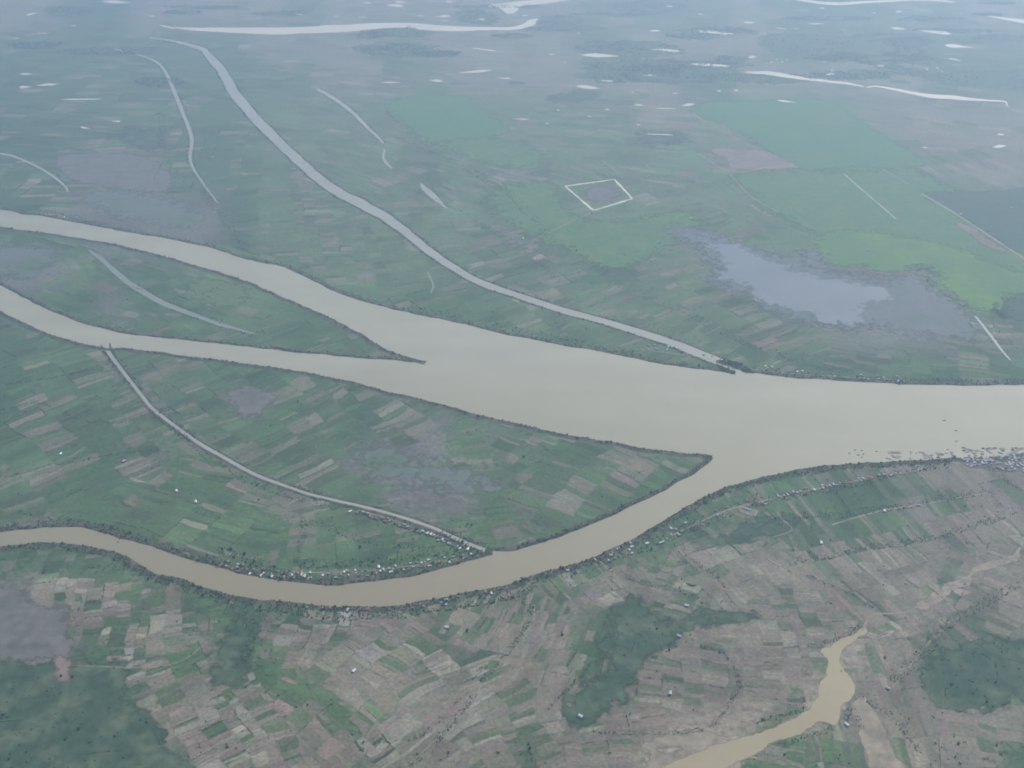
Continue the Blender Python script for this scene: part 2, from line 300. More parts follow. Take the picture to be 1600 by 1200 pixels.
crG = ribbon('creek', [(496,140,4),(510,147,4.5),(525,156,5),(550,175,5),(575,200,4.5),(590,214,3.5),(599,224,2.5)], .7, M_CANAL, 15, kind='structure', label='straight thin creek beyond the long canal', category='creek')
ribbon('creek', [(601,234,3),(599,246,4),(604,255,4),(612,263,2.5)], .7, M_CANAL, 16, kind='structure', label='kinked end piece of the thin creek beyond the long canal', category='creek')
ribbon('pond', [(658,287,3),(664,295,8),(675,305,9),(686,315,6),(698,326,2)], .7, M_CANAL, 17, kind='structure', label='wedge shaped pale pond right of the kinked creek', category='pond')
crH = ribbon('creek', [(139,391,3),(155,402,6),(175,420,7.5),(200,441,8),(225,457,8),(260,476,7.5),(300,491,6.5),(340,506,5),(370,514,3.5),(398,522,2)], .7, M_DITCH, 18, kind='structure', label='weedy grey green backwater on the upper island', category='creek')
ribbon('creek', [(1524,494,2.5),(1540,514,4),(1555,534,4),(1568,551,3),(1579,563,2)], .7, M_CANAL, 19, kind='structure', label='pale straight ditch right of the lake', category='creek')
ribbon('creek', [(668,425,2.5),(673,436,3),(677,446,3),(673,458,2)], .7, M_DITCH, 20, kind='structure', label='tiny hooked backwater below the long canal', category='creek')
# far rivers near the top of the view
def outline(name, px, z, mat, seed=3, amp=8, sc=80, step=40, **props):
    P = smooth(at(*zip(*px)), step, closed=True); P = ragged(P, amp, sc, seed, False); WATER_POLYS.append(P)
    return sheet(name, P, z, mat, **props)
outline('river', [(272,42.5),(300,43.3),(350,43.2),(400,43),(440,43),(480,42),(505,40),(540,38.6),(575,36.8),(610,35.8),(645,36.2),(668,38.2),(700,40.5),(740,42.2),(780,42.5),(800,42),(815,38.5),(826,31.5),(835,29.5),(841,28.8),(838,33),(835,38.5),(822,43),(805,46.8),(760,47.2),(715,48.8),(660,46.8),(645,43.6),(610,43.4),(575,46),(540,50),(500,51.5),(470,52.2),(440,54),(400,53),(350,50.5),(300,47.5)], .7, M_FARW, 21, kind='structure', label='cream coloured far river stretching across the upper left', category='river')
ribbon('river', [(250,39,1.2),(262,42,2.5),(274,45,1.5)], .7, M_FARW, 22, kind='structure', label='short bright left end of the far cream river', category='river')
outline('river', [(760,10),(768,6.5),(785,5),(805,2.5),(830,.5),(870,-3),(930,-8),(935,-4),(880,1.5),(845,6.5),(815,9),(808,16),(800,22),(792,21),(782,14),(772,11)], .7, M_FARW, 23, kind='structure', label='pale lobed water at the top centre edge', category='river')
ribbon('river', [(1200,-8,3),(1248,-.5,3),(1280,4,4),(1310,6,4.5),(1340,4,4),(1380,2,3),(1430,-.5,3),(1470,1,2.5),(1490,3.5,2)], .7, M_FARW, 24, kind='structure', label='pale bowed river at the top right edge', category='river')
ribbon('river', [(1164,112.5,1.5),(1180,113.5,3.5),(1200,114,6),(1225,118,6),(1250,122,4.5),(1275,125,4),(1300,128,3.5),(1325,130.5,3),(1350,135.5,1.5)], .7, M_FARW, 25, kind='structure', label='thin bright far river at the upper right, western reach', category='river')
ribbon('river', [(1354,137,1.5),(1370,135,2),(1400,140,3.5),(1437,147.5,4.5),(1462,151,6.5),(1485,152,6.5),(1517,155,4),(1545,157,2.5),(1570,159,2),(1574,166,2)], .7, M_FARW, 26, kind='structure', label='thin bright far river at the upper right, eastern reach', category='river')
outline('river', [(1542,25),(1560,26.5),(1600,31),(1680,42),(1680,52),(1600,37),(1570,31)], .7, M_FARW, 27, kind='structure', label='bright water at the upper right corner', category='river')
# flood ponds on the far plain: x0, y0, x1, y1, thickness
PONDS = [(617,3,636,4,3),(605,8,631,10,5),(567,4.5,581,5,2.5),(697,2.5,712,3,2.5),(463,22,475,22.5,3),(737,75,776,80,3),(717,114,768,110,4),(595,129,627,129,2.5),(671,125.5,692,127,3.5),(745,29.5,760,31,2.5),
 (908,86,968,88,5),(1018,77,1064,80.5,4.5),(1090,48.5,1146,53.5,6.5),(1077,100,1140,103.5,5.5),(899,134.5,937,138.5,4.5),(939,126,958,127,3),(1004,117.5,1026,118.5,3),(1162,35,1178,36,3.5),(1014,48,1033,48.5,2.5),(1169,89.5,1182,88.5,3),(992,164,1008,164.5,2.2),(1024,169.5,1056,169.8,2),(1064,165.5,1086,162.5,3.5),(859,85,866,85.5,3),
 (1391,43.5,1414,45.5,4.5),(1439,48,1486,53,6.5),(1476,71,1521,74.5,4.5),(1289,116,1305,116,3),(1371,102.5,1382,103,3),(1215,157,1245,160.5,2.5),(1551,230,1572,228,4.5),(1559,210,1569,210.5,3.5),(1399,18.5,1409,18.5,2.5),(1281,12.5,1289,13,2.5),
 (159,2.5,205,4.5,4),(56,133.5,93,131.5,3.2),(30,136.5,50,136,3.5),(96,155.5,158,155,3),(174,189.5,188,189.8,3),(126,199,140,201,3),(57,52,74,52.3,2.2),(30,116,51,115.5,2.5),(1010,209.5,1052,211,2.2),(1480,91,1502,95,2),(1262,37,1290,37.5,2),(1211,43,1230,46,2),(1040,10,1052,10,2),(776,122,800,122.5,2),(680,26,704,25,3),(1440,230,1452,231,1.5),(40,24,60,20,3),(1145,141,1154,141.5,2)]
PONDS += [(1200+x, y, 1200+x+w_, y+.4, 1.8) for x, y, w_ in ((3,97,5),(12,93,5),(20,96,4),(28,94,4),(84,97,8),(245,108,6),(262,106,5),(270,112,4),(98,110,5),(160,20,9),(70,38,7),(40,45,9))]+[(x, y, x+w_, y+.4, 1.7) for x, y, w_ in ((852,193,6),(870,172,5),(945,171,9),(985,144,6),(1050,146,8),(1120,142,7),(918,182,7),(995,195,6),(800,186,26),(815,24,10),(900,52,7),(1090,22,9),(520,25,10),(230,25,12),(560,27,14),(650,25,12),(690,32,9),(880,97,6),(110,40,9),(20,60,10))]
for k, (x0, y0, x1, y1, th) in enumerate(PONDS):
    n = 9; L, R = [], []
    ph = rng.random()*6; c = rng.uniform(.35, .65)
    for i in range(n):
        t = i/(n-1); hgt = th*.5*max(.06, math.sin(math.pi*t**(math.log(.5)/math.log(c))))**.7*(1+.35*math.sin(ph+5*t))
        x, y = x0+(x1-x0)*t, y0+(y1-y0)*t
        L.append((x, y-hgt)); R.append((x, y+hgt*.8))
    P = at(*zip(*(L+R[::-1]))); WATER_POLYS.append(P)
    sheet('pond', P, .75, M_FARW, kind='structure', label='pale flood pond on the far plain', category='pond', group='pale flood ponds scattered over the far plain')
# lake with its wet margin
SOFT = {}
def soft_mat(m):
    """the same ground with an edge that breaks up over the width of its margin"""
    if m.name in SOFT: return SOFT[m.name]
    k = m.copy(); k.name = m.name+'_edge'; t = k.node_tree; b = t.nodes['Principled BSDF']; out = t.nodes['Material Output']
    a = t.nodes.new('ShaderNodeVertexColor'); a.layer_name = 'Col'
    sp = t.nodes.new('ShaderNodeSeparateColor'); t.links.new(a.outputs[0], sp.inputs[0])
    ad = t.nodes.new('ShaderNodeMath'); ad.operation = 'ADD'; t.links.new(sp.outputs[0], ad.inputs[0]); t.links.new(ramp(t, noise(t, 70, 6, .65, 41), .3, .7, -.3, .3), ad.inputs[1])
    f = ramp(t, ad.outputs[0], .42, .62, 0, 1)
    tr = t.nodes.new('ShaderNodeBsdfTransparent'); mx = t.nodes.new('ShaderNodeMixShader'); t.links.new(f, mx.inputs[0]); t.links.new(tr.outputs[0], mx.inputs[1]); t.links.new(b.outputs[0], mx.inputs[2]); t.links.new(mx.outputs[0], out.inputs['Surface'])
    SOFT[m.name] = k; return k
def area(name, px, z, mat, seed=5, amp=14, sc=110, step=35, closed=True, soft=0, **props):
    P = smooth(at(*zip(*px)), step, closed=True); P = ragged(ragged(P, amp, sc, seed, False), amp*.5, sc*.3, seed+3, False)
    if not soft: return sheet(name, P, z, mat, **props)
    lo, hi = P.min(0)-soft, P.max(0)+soft; g = max(soft*.4, max(hi-lo)/140)
    xs, ys = np.arange(lo[0], hi[0]+g, g), np.arange(lo[1], hi[1]+g, g); X, Y = np.meshgrid(xs, ys); Q = np.stack([X.ravel(), Y.ravel()], 1)
    A, B = P, np.roll(P, -1, 0); D = np.full(len(Q), 1e9)
    for a_, b_ in zip(A, B):
        e = b_-a_; h = np.clip(((Q-a_)@e)/(e@e+1e-9), 0, 1); D = np.minimum(D, np.hypot(*(Q-a_-h[:, None]*e).T))
    D *= np.where(inside(Q[:, 0], Q[:, 1], P), 1, -1); v = np.clip(.5+D/soft*.5, 0, 1)
    nx_, ny_ = len(xs), len(ys); ii = np.arange(nx_*ny_).reshape(ny_, nx_); qd = np.stack([ii[:-1, :-1], ii[:-1, 1:], ii[1:, 1:], ii[1:, :-1]], -1).reshape(-1, 4)
    qd = qd[v[qd].max(1) > .04]; us = np.unique(qd); mp = np.full(len(Q), -1); mp[us] = np.arange(len(us))
    return link(name, mesh_np(name, np.c_[Q[us], np.full(len(us), z)], mp[qd].ravel(), np.full(len(qd), 4), soft_mat(mat), np.repeat(v[us, None], 3, 1)), **props)
M_WET = plain_mat('wet_mud', (.082, .090, .092), 40, .2, .7, .2, 300, (.050, .080, .062))
M_WET2 = plain_mat('wet_fallow', (.100, .112, .098), 40, .15, .8, .2, 200, (.066, .104, .058))
LAKE = [(1078,360),(1092,365),(1120,377),(1150,381),(1170,391),(1200,406),(1230,415),(1245,426),(1265,422),(1284,432),(1307,436),(1340,442),(1370,449),(1397,460),(1381,470),(1360,473),(1349,483),(1345,492),(1352,500),(1335,508),(1310,507),(1285,505),(1265,496),(1250,487),(1222,481),(1200,479),(1175,461),(1176,450),(1155,441),(1120,436),(1128,420),(1132,405),(1112,390)]
MARG = [(1040,354),(1080,354),(1130,370),(1180,388),(1225,402),(1262,388),(1284,396),(1295,418),(1340,432),(1378,440),(1425,432),(1448,436),(1458,452),(1495,472),(1520,492),(1545,520),(1500,528),(1420,522),(1375,512),(1330,516),(1260,503),(1195,486),(1160,464),(1120,444),(1112,410),(1085,382),(1045,366)]
area('mudflat', MARG, .62, M_WET, 31, 30, 160, soft=190, kind='structure', label='grey wet margin around the lake', category='mudflat')
lake = smooth(at(*zip(*LAKE)), 30, True); WATER_POLYS.append(lake)
area('lake', LAKE, .74, M_LAKE, 33, 22, 110, soft=105, kind='structure', label='shallow lavender grey lake in the fields north of the river', category='lake')
# silt pond and stream at lower right
SILT = [(1351,976),(1346,981),(1335,990),(1320,996),(1307,1002),(1295,1010),(1283,1014),(1282,1020),(1290,1030),(1292,1040),(1287,1055),(1278,1065),(1280,1080),(1277,1090),(1268,1098),(1265,1109),(1245,1120),(1220,1132),(1200,1140),(1170,1149),(1150,1156),(1110,1166),(1075,1182),(1040,1196),(1020,1215),(1110,1215),(1150,1192),(1180,1178),(1205,1164),(1225,1156),(1250,1145),(1270,1133),(1283,1126),(1305,1134),(1311,1120),(1311,1108),(1327,1094),(1337,1075),(1332,1060),(1315,1045),(1313,1028),(1315,1015),(1330,1007),(1343,995),(1355,987)]
WATER_POLYS.append(smooth(at(*zip(*SILT)), 20, True))
area('pond', SILT, .9, M_SILT, 35, 6, 40, 16, soft=13, kind='structure', label='long tan silt pond winding through the brown fields', category='pond')
M_SAND = plain_mat('silt_flat', (.235, .198, .148), 30, .22, mid=90, col2=(.165, .145, .112))
area('mudflat', [(1000,1165),(1052,1145),(1090,1140),(1130,1150),(1150,1165),(1200,1140),(1260,1115),(1275,1130),(1210,1162),(1160,1182),(1150,1215),(1030,1230),(1012,1180),(1020,1168),(1045,1180),(1060,1170)], .7, M_SAND, 36, 8, 60, soft=24, kind='structure', label='sandy flat at the lower end of the tan pond', category='mudflat')
stream = [(1346,984,7),(1351,978,5),(1356,968,3),(1364,960,2.5),(1385,959,2.5),(1412,957.5,2.5),(1430,950,1.5),(1445,940,2),(1462,934,2),(1475,926,3),(1483,915,3),(1497,908,4),(1512,903,4),(1525,889,5),(1540,882,4),(1555,878,6),(1572,876,6),(1585,869,5),(1596,852,4),(1604,835,4),(1640,800,4)]
ribbon('stream', stream, .95, M_SAND, 37, 18, kind='structure', label='pale sandy stream feeding the tan pond from the right edge', category='stream')

# ------------------------------------------------------------------ river levees
def levee(name, line, side, prof, mat, **props):
    T = np.gradient(line, axis=0); T /= np.linalg.norm(T, axis=1)[:, None]+1e-9; N = np.stack([-T[:, 1], T[:, 0]], 1)*side
    n = len(line); k = len(prof); V = []
    for off, z in prof:
        o = off*(1+.5*(vn(line[:, 0], line[:, 1], 60, 41)-.5)) if off > 0 else off
        V.append(np.c_[line+N*np.asarray(o).reshape(-1, 1) if np.ndim(o) else line+N*o, np.full(n, z)])
    V = np.concatenate(V); i = np.arange(n-1); f = []
    for r in range(k-1): f.append(np.stack([r*n+i, r*n+i+1, (r+1)*n+i+1, (r+1)*n+i], 1))
    f = np.concatenate(f)
    link(name, mesh_np(name, V, f.ravel(), np.full(len(f), 4), mat), **props)
PROF = [(-1, .6), (5, 3.0), (14, 3.2), (34, .2)]
SIDE = {}
for k in ('A_N', 'A_N3', 'C_S', 'C_N', 'C_N2', 'B_S', 'B_N', 'A_S'):
    L = BK[k]; mid = len(L)//2; T = L[mid+1]-L[mid]; N = np.array([-T[1], T[0]]); N /= np.linalg.norm(N); p = L[mid]+N*12
    SIDE[k] = -1 if inside(p[0], p[1], ring) else 1
    levee('riverbank', L, SIDE[k], PROF, M_BANK, kind='structure')
for L, R in (canN, canS):
    for e, s in ((L, 1), (R, -1)): levee('canal_bank', e[:-4] if len(e) > 10 else e, s, [(-.5, .5), (3, 2.2), (7, 2.3), (18, .2)], M_BANK, kind='structure')

# ------------------------------------------------------------------ larger single fields
M_RICE = plain_mat('green_rice', (.058, .138, .060), 60, .14, mid=420, col2=(.078, .140, .058))
M_RICE2 = plain_mat('mixed_rice', (.068, .132, .056), 50, .2, mid=200, col2=(.098, .150, .056), thr=(.46, .66))
M_BRIGHT = plain_mat('young_rice', (.078, .150, .056), 60, .16, mid=300, col2=(.110, .180, .052))
M_DARKG = plain_mat('dense_crop', (.040, .070, .044), 40, .3, mid=130, col2=(.078, .102, .062), thr=(.46, .64))
M_BLUEG = plain_mat('deep_crop', (.050, .080, .055), 60, .2, mid=220, col2=(.066, .090, .064))
M_PINK = plain_mat('bare_pink_soil', (.19, .14, .12), 40, .2, mid=150, col2=(.14, .115, .095))
M_FALL = plain_mat('fallow_grey', (.125, .117, .106), 40, .2, mid=120, col2=(.095, .098, .082))
M_YG = plain_mat('yellow_green_crop', (.085, .125, .058), 40, .2)
FIELDS = [
 ([(605,177),(628,152),(722,150),(748,168),(795,203),(772,212),(672,224),(640,200)], M_RICE, 'big even green field beyond the thin creek'),
 ([(1078,172),(1110,160),(1200,156),(1285,155),(1320,172),(1370,205),(1442,250),(1428,262),(1330,262),(1238,262),(1180,220),(1130,196)], M_RICE, 'largest flat green field on the far right plain'),
 ([(1145,275),(1240,266),(1318,268),(1420,268),(1500,300),(1560,370),(1640,410),(1660,470),(1560,470),(1470,430),(1380,405),(1300,385),(1240,350),(1200,330),(1165,298)], M_RICE2, 'mottled green fields between the largest far field and the lake'),
 ([(1276,378),(1300,360),(1360,362),(1440,374),(1510,392),(1570,418),(1620,436),(1640,462),(1578,462),(1572,480),(1545,485),(1518,480),(1485,457),(1456,450),(1466,440),(1455,417),(1425,418),(1407,425),(1375,424),(1340,415),(1290,413)], M_BRIGHT, 'bright green young rice along the far side of the lake'),
 ([(606,176),(616,178),(640,198),(668,220),(676,230),(662,226),(634,204)], M_YG, 'narrow yellow green strip edging the even green field'),
 ([(760,300),(860,285),(890,330),(960,345),(1060,330),(1090,352),(1020,400),(960,420),(880,390),(800,350)], M_RICE2, 'soft green plots between the square dyke and the long canal'),
 ([(915,299),(935,291),(962,296),(966,307),(940,314),(922,311)], M_FALL, 'grey fallow plot inside the pale square dyke'),
 ([(690,225),(760,215),(850,240),(835,262),(760,255)], M_RICE2, 'pale green fields left of the square dyke'),
 ([(1445,303),(1520,300),(1680,300),(1700,420),(1600,398),(1545,365),(1490,332)], M_BLUEG, 'dark blue green field at the right edge'),
 ([(1585,462),(1640,462),(1640,505),(1600,503),(1570,488)], M_BLUEG, 'small dark field right of the young rice'),
 ([(1110,232),(1190,236),(1242,260),(1150,264),(1135,250)], M_PINK, 'bare pinkish field beside the largest far field'),
 ([(1492,350),(1515,353),(1555,380),(1575,392),(1545,388)], M_PINK, 'pink bare strip by the straight far track'),
 ([(360,612),(385,606),(420,612),(432,622),(395,650),(370,640)], M_FALL, 'small purple grey fallow plot on the lower island'),
 ([(558,712),(580,695),(610,690),(640,715),(690,728),(740,735),(775,752),(770,768),(720,770),(660,760),(620,755),(585,740)], M_WET2, 'grey flooded fallow in the middle of the lower island'),
 ([(-60,925),(30,922),(55,945),(100,952),(108,1000),(132,1020),(75,1030),(0,1034),(-60,1040)], M_FALL, 'grey purple fallow at the left edge'),
 ([(-60,1042),(40,1038),(110,1035),(175,1032),(205,1048),(185,1075),(215,1105),(245,1125),(255,1150),(290,1185),(300,1260),(-60,1260)], M_DARKG, 'dark green dense field in the lower left corner'),
 ([(88,1030),(112,1030),(110,1066),(90,1066)], M_PINK, 'narrow brown plot on the dark green field'),
 ([(345,1010),(365,965),(380,940),(405,950),(400,985),(390,1040),(370,1075),(330,1070),(340,1035)], M_DARKG, 'dark green wedge below the river bend'),
 ([(885,1095),(895,1080),(930,1055),(965,1035),(932,1007),(955,985),(965,950),(985,925),(1005,950),(1050,968),(1110,950),(1190,958),(1180,968),(1120,975),(1060,995),(1012,1030),(990,1070),(950,1110),(905,1140)], M_DARKG, 'dark green branching crop among the brown fields'),
 ([(1435,1052),(1455,1030),(1490,1015),(1530,1005),(1600,1000),(1650,1010),(1650,1075),(1590,1090),(1560,1105),(1500,1115),(1460,1100),(1445,1075)], M_DARKG, 'dark green field right of the tan pond'),
 ([(1120,845),(1160,820),(1232,805),(1240,828),(1190,842),(1130,855)], M_DARKG, 'small dark green field behind the right bank tree rows'),
 ([(90,245),(200,240),(265,270),(255,300),(180,295),(110,280)], M_FALL, 'greyish plot left of the thin curved creek'),
 ([(130,302),(200,298),(285,318),(318,345),(280,357),(215,345),(155,328)], M_WET2, 'purple grey fallow above the upper river'),
 ([(-60,375),(30,382),(85,392),(75,420),(30,436),(-60,410)], M_WET2, 'purple grey fallow at the left end of the upper island'),
 ([(298,440),(340,436),(385,452),(372,478),(330,476),(305,462)], M_YG, 'yellow green plot on the upper island'),
]
FIELD_POLYS = []
SOFTW = dict(mixed_rice=170, bare_pink_soil=45, wet_fallow=190, yellow_green_crop=90, fallow_grey=70, young_rice=120, green_rice=90, dense_crop=75, deep_crop=60)
WOODS = [[(1188,58),(1260,54),(1335,60),(1330,76),(1290,86),(1210,82)],[(1380,58),(1450,56),(1455,70),(1395,72)],[(912,67),(1000,64),(1050,70),(1070,82),(1000,90),(940,84)],[(1036,97),(1080,94),(1140,104),(1150,118),(1090,124),(1045,116)],[(912,104),(960,103),(1035,113),(1040,124),(980,130),(930,126)],[(1440,120),(1500,112),(1600,110),(1700,112),(1700,140),(1600,140),(1500,132)],[(1408,90),(1440,87),(1466,93),(1455,101),(1420,100)],[(712,20),(745,14),(775,24),(770,38),(725,36)],[(955,6),(1010,2),(1072,8),(1050,18),(970,18)],[(842,28),(880,24),(912,32),(890,40),(848,38)],[(70,12),(120,8),(150,14),(130,26),(80,25)],[(1330,55),(1400,52),(1440,60),(1360,66)],[(1360,98),(1420,105),(1450,118),(1400,116)],[(560,74),(620,70),(675,78),(640,88),(580,86)],[(640,40),(680,52),(640,58),(560,52)],[(860,150),(920,145),(930,155),(870,160)],[(1000,208),(1060,206),(1070,222),(1010,226)],[(200,195),(260,215),(240,235),(190,220)]]
wr = random.Random(5)
for _ in range(46):
    cx, cy = wr.uniform(0, 1600), 128*wr.random()**.8+2; a_, b_ = wr.uniform(26, 85), (2.5+cy*.045)*wr.uniform(.7, 1.3)
    if cx < 900 and wr.random() < .45: continue
    WOODS.append([(cx+a_*math.cos(t)*wr.uniform(.7, 1.2), cy+b_*math.sin(t)*wr.uniform(.7, 1.2)) for t in np.arange(9)*.698])
for k, px in enumerate(WOODS):
    area('field', px, .53+.001*k, M_DARKG, 300+k*5, 30, 260, 60, soft=150, kind='structure', label='dark wooded patch on the far plain', category='field', group='dark wooded patches on the far plain')
    FIELD_POLYS.append(px)
for k, px in enumerate([[(1430,945),(1450,932),(1475,918),(1495,905),(1520,902),(1512,915),(1488,925),(1470,938),(1445,952)],[(1515,890),(1545,878),(1575,870),(1592,862),(1590,875),(1560,886),(1530,894)],[(1350,985),(1372,990),(1385,985),(1400,982),(1395,992),(1365,998)],[(1480,912),(1500,918),(1520,925),(1535,922),(1510,930),(1490,926)],[(1330,1100),(1350,1090),(1375,1130),(1400,1180),(1420,1220),(1370,1220),(1345,1160)]]):
    area('mudflat', px, .72+.01*k, M_SAND, 400+k, 8, 50, 18, soft=16, kind='structure', label='ragged tan mud beside the sandy stream', category='mudflat', group='ragged tan mud patches along the sandy stream')
M_SETT = plain_mat('settlement_yard', (.13, .115, .11), 12, .45, mid=60, col2=(.07, .075, .065))
FIELDS.append(([(1495,722),(1530,716),(1600,712),(1690,710),(1690,745),(1600,740),(1550,734),(1515,730)], M_SETT, 'grey trodden yard among the riverside town houses'))
for k, (px, m, lab) in enumerate(FIELDS):
    FIELD_POLYS.append(px)
    area('field', px, .60+.003*k, m, 50+k*5, 10, 120, 30, soft=SOFTW.get(m.name, 30), kind='structure', label=lab, category='field')
# pale square dyke around one plot, tracks
DY = [(883,291),(960,280.5),(988,310.5),(927,329)]
dk = link('dyke', None, label='pale earth dyke squared around one plot', category='dyke')
DW = at(*zip(*DY)); dk.location = (*DW.mean(0), 0)
def strip3(a, b, wd, h, z0=.0):
    T = (b-a)/np.linalg.norm(b-a); N = np.array([-T[1], T[0]]); n = max(2, int(np.linalg.norm(b-a)/20)); V = []; Fc = []
    for i in range(n+1):
        c = a+(b-a)*i/n; ww = wd*(1+1.1*(vn(c[:1], c[1:], 45, 3)[0]-.5))
        for o, z in ((-1, z0), (-.6, z0+h), (.6, z0+h), (1, z0)): V.append((*(c+N*o*ww/2), z))
    for i in range(n):
        for j in range(3): Fc.append((4*i+j, 4*i+j+1, 4*i+j+5, 4*i+j+4))
    return V, Fc
for i in range(4):
    a, b = DW[i], DW[(i+1) % 4]; T = (b-a)/np.linalg.norm(b-a); V, Fc = strip3(a, b-T*8, 18, 2.2+.05*i)
    V = np.array(V)-np.array([*DW.mean(0), 0]); o = link('embankment', mesh_np('embankment', V, np.array(Fc)[:, ::-1].ravel(), np.full(len(Fc), 4), M_DYKE), dk)
TRACKS = [([(1318,271),(1345,295),(1372,318),(1401,343)], 1.6), ([(1440,303),(1480,326),(1530,358),(1600,404),(1660,440)], 2.5), ([(1140,272),(1152,285),(1175,308),(1216,331)], 1.5), ([(1395,300),(1375,262),(1420,288)][1:], 1.5), ([(1090,240),(1142,268),(1200,262),(1248,261)], 1.5), ([(940,250),(968,272)], 1.5), ([(1000,250),(1024,270)], 1.5), ([(927,331),(880,352),(855,366)], 1.3),
 ([(560,140),(592,158)], 1.3), ([(460,95),(510,102)], 1.2), ([(1085,180),(1130,205),(1180,232)], 1.3), ([(1200,842),(1238,828),(1222,812),(1214,800)], 2), ([(1020,900),(1100,875),(1200,842)], 1.2), ([(1365,745),(1320,755),(1275,764),(1240,771),(1205,780),(1140,796),(1085,820),(1040,842)], 2), ([(640,1195),(700,1135),(770,1050),(830,975),(835,945)], 2), ([(1300,820),(1370,800),(1440,788),(1545,770)], 2), ([(560,797),(620,815),(690,842),(730,857)], 1.5), ([(1000,545),(1100,560),(1180,578),(1300,588),(1420,594)], 1.2), ([(1455,1000),(1430,1030),(1390,1080)], 2), ([(440,895),(560,893),(660,882),(745,868)], 1.5), ([(100,1040),(260,1040),(330,1000)], 1.2)]
for k, (pts, wpx) in enumerate(TRACKS):
    ribbon('track', [(x, y, wpx) for x, y in pts], .86+.004*k, M_PALE if k in (0,) else M_TRACK, 60+k, kind='structure')

# ------------------------------------------------------------------ field parcels
CTRL = [(120,700,60,-24,40,220),(350,620,60,-22,42,220),(520,690,60,-26,40,240),(700,760,60,-8,45,200),(900,740,60,25,42,220),(250,820,60,18,40,200),(600,850,60,-10,40,150),(200,940,60,-8,40,85),(130,880,60,-5,40,110),(300,1120,60,-25,34,100),
 (100,1150,60,-5,60,200),(560,1060,40,28,42,130),(480,980,60,5,38,95),(720,1110,70,-45,32,190),(850,1000,30,-58,32,110),(1040,930,60,18,34,130),(1100,1080,60,6,24,130),(950,900,45,40,30,150),(1150,890,50,44,34,190),(1350,850,40,44,30,260),(1500,790,45,42,32,240),(1400,940,45,40,32,150),(1240,990,60,5,25,120),(1420,1120,22,60,34,160),(1550,1150,60,10,50,180),(1550,920,60,22,34,130),
 (900,400,60,-18,50,230),(560,380,60,-5,50,260),(300,250,60,-3,60,280),(150,440,60,20,45,200),(300,440,60,20,45,200),(700,260,60,20,50,260),(1000,200,60,5,70,300),(1250,215,60,0,80,300),(1400,310,60,35,80,300),(1150,500,50,-18,45,200),(1000,500,55,-22,42,200),(1450,540,60,10,42,200),(480,170,60,6,60,300),(100,150,60,2,70,320),(800,110,60,2,80,320),(1200,80,60,2,90,340),(1500,150,60,6,80,320),(60,560,60,-20,42,230),(740,520,60,-18,42,220),(60,300,60,0,60,260),(450,100,60,0,70,300),(780,1180,60,-25,32,120),(1000,1190,60,-5,30,130)]
CP2 = at(np.array([c[0] for c in CTRL]), np.array([c[1] for c in CTRL]))
pv, pc, hedge = [], [], []
def warp(P):
    x, y = P[..., 0], P[..., 1]
    return np.stack([x+(fbm(x, y, 420, 91)-.5)*95+(vn(x, y, 70, 5)-.5)*15, y+(fbm(x, y, 420, 95)-.5)*95+(vn(x, y, 70, 6)-.5)*15], -1)
cumw = {k: np.cumsum([d.get(c, 0) for c in CN])/sum(d.values()) for k, d in WTS.items()}
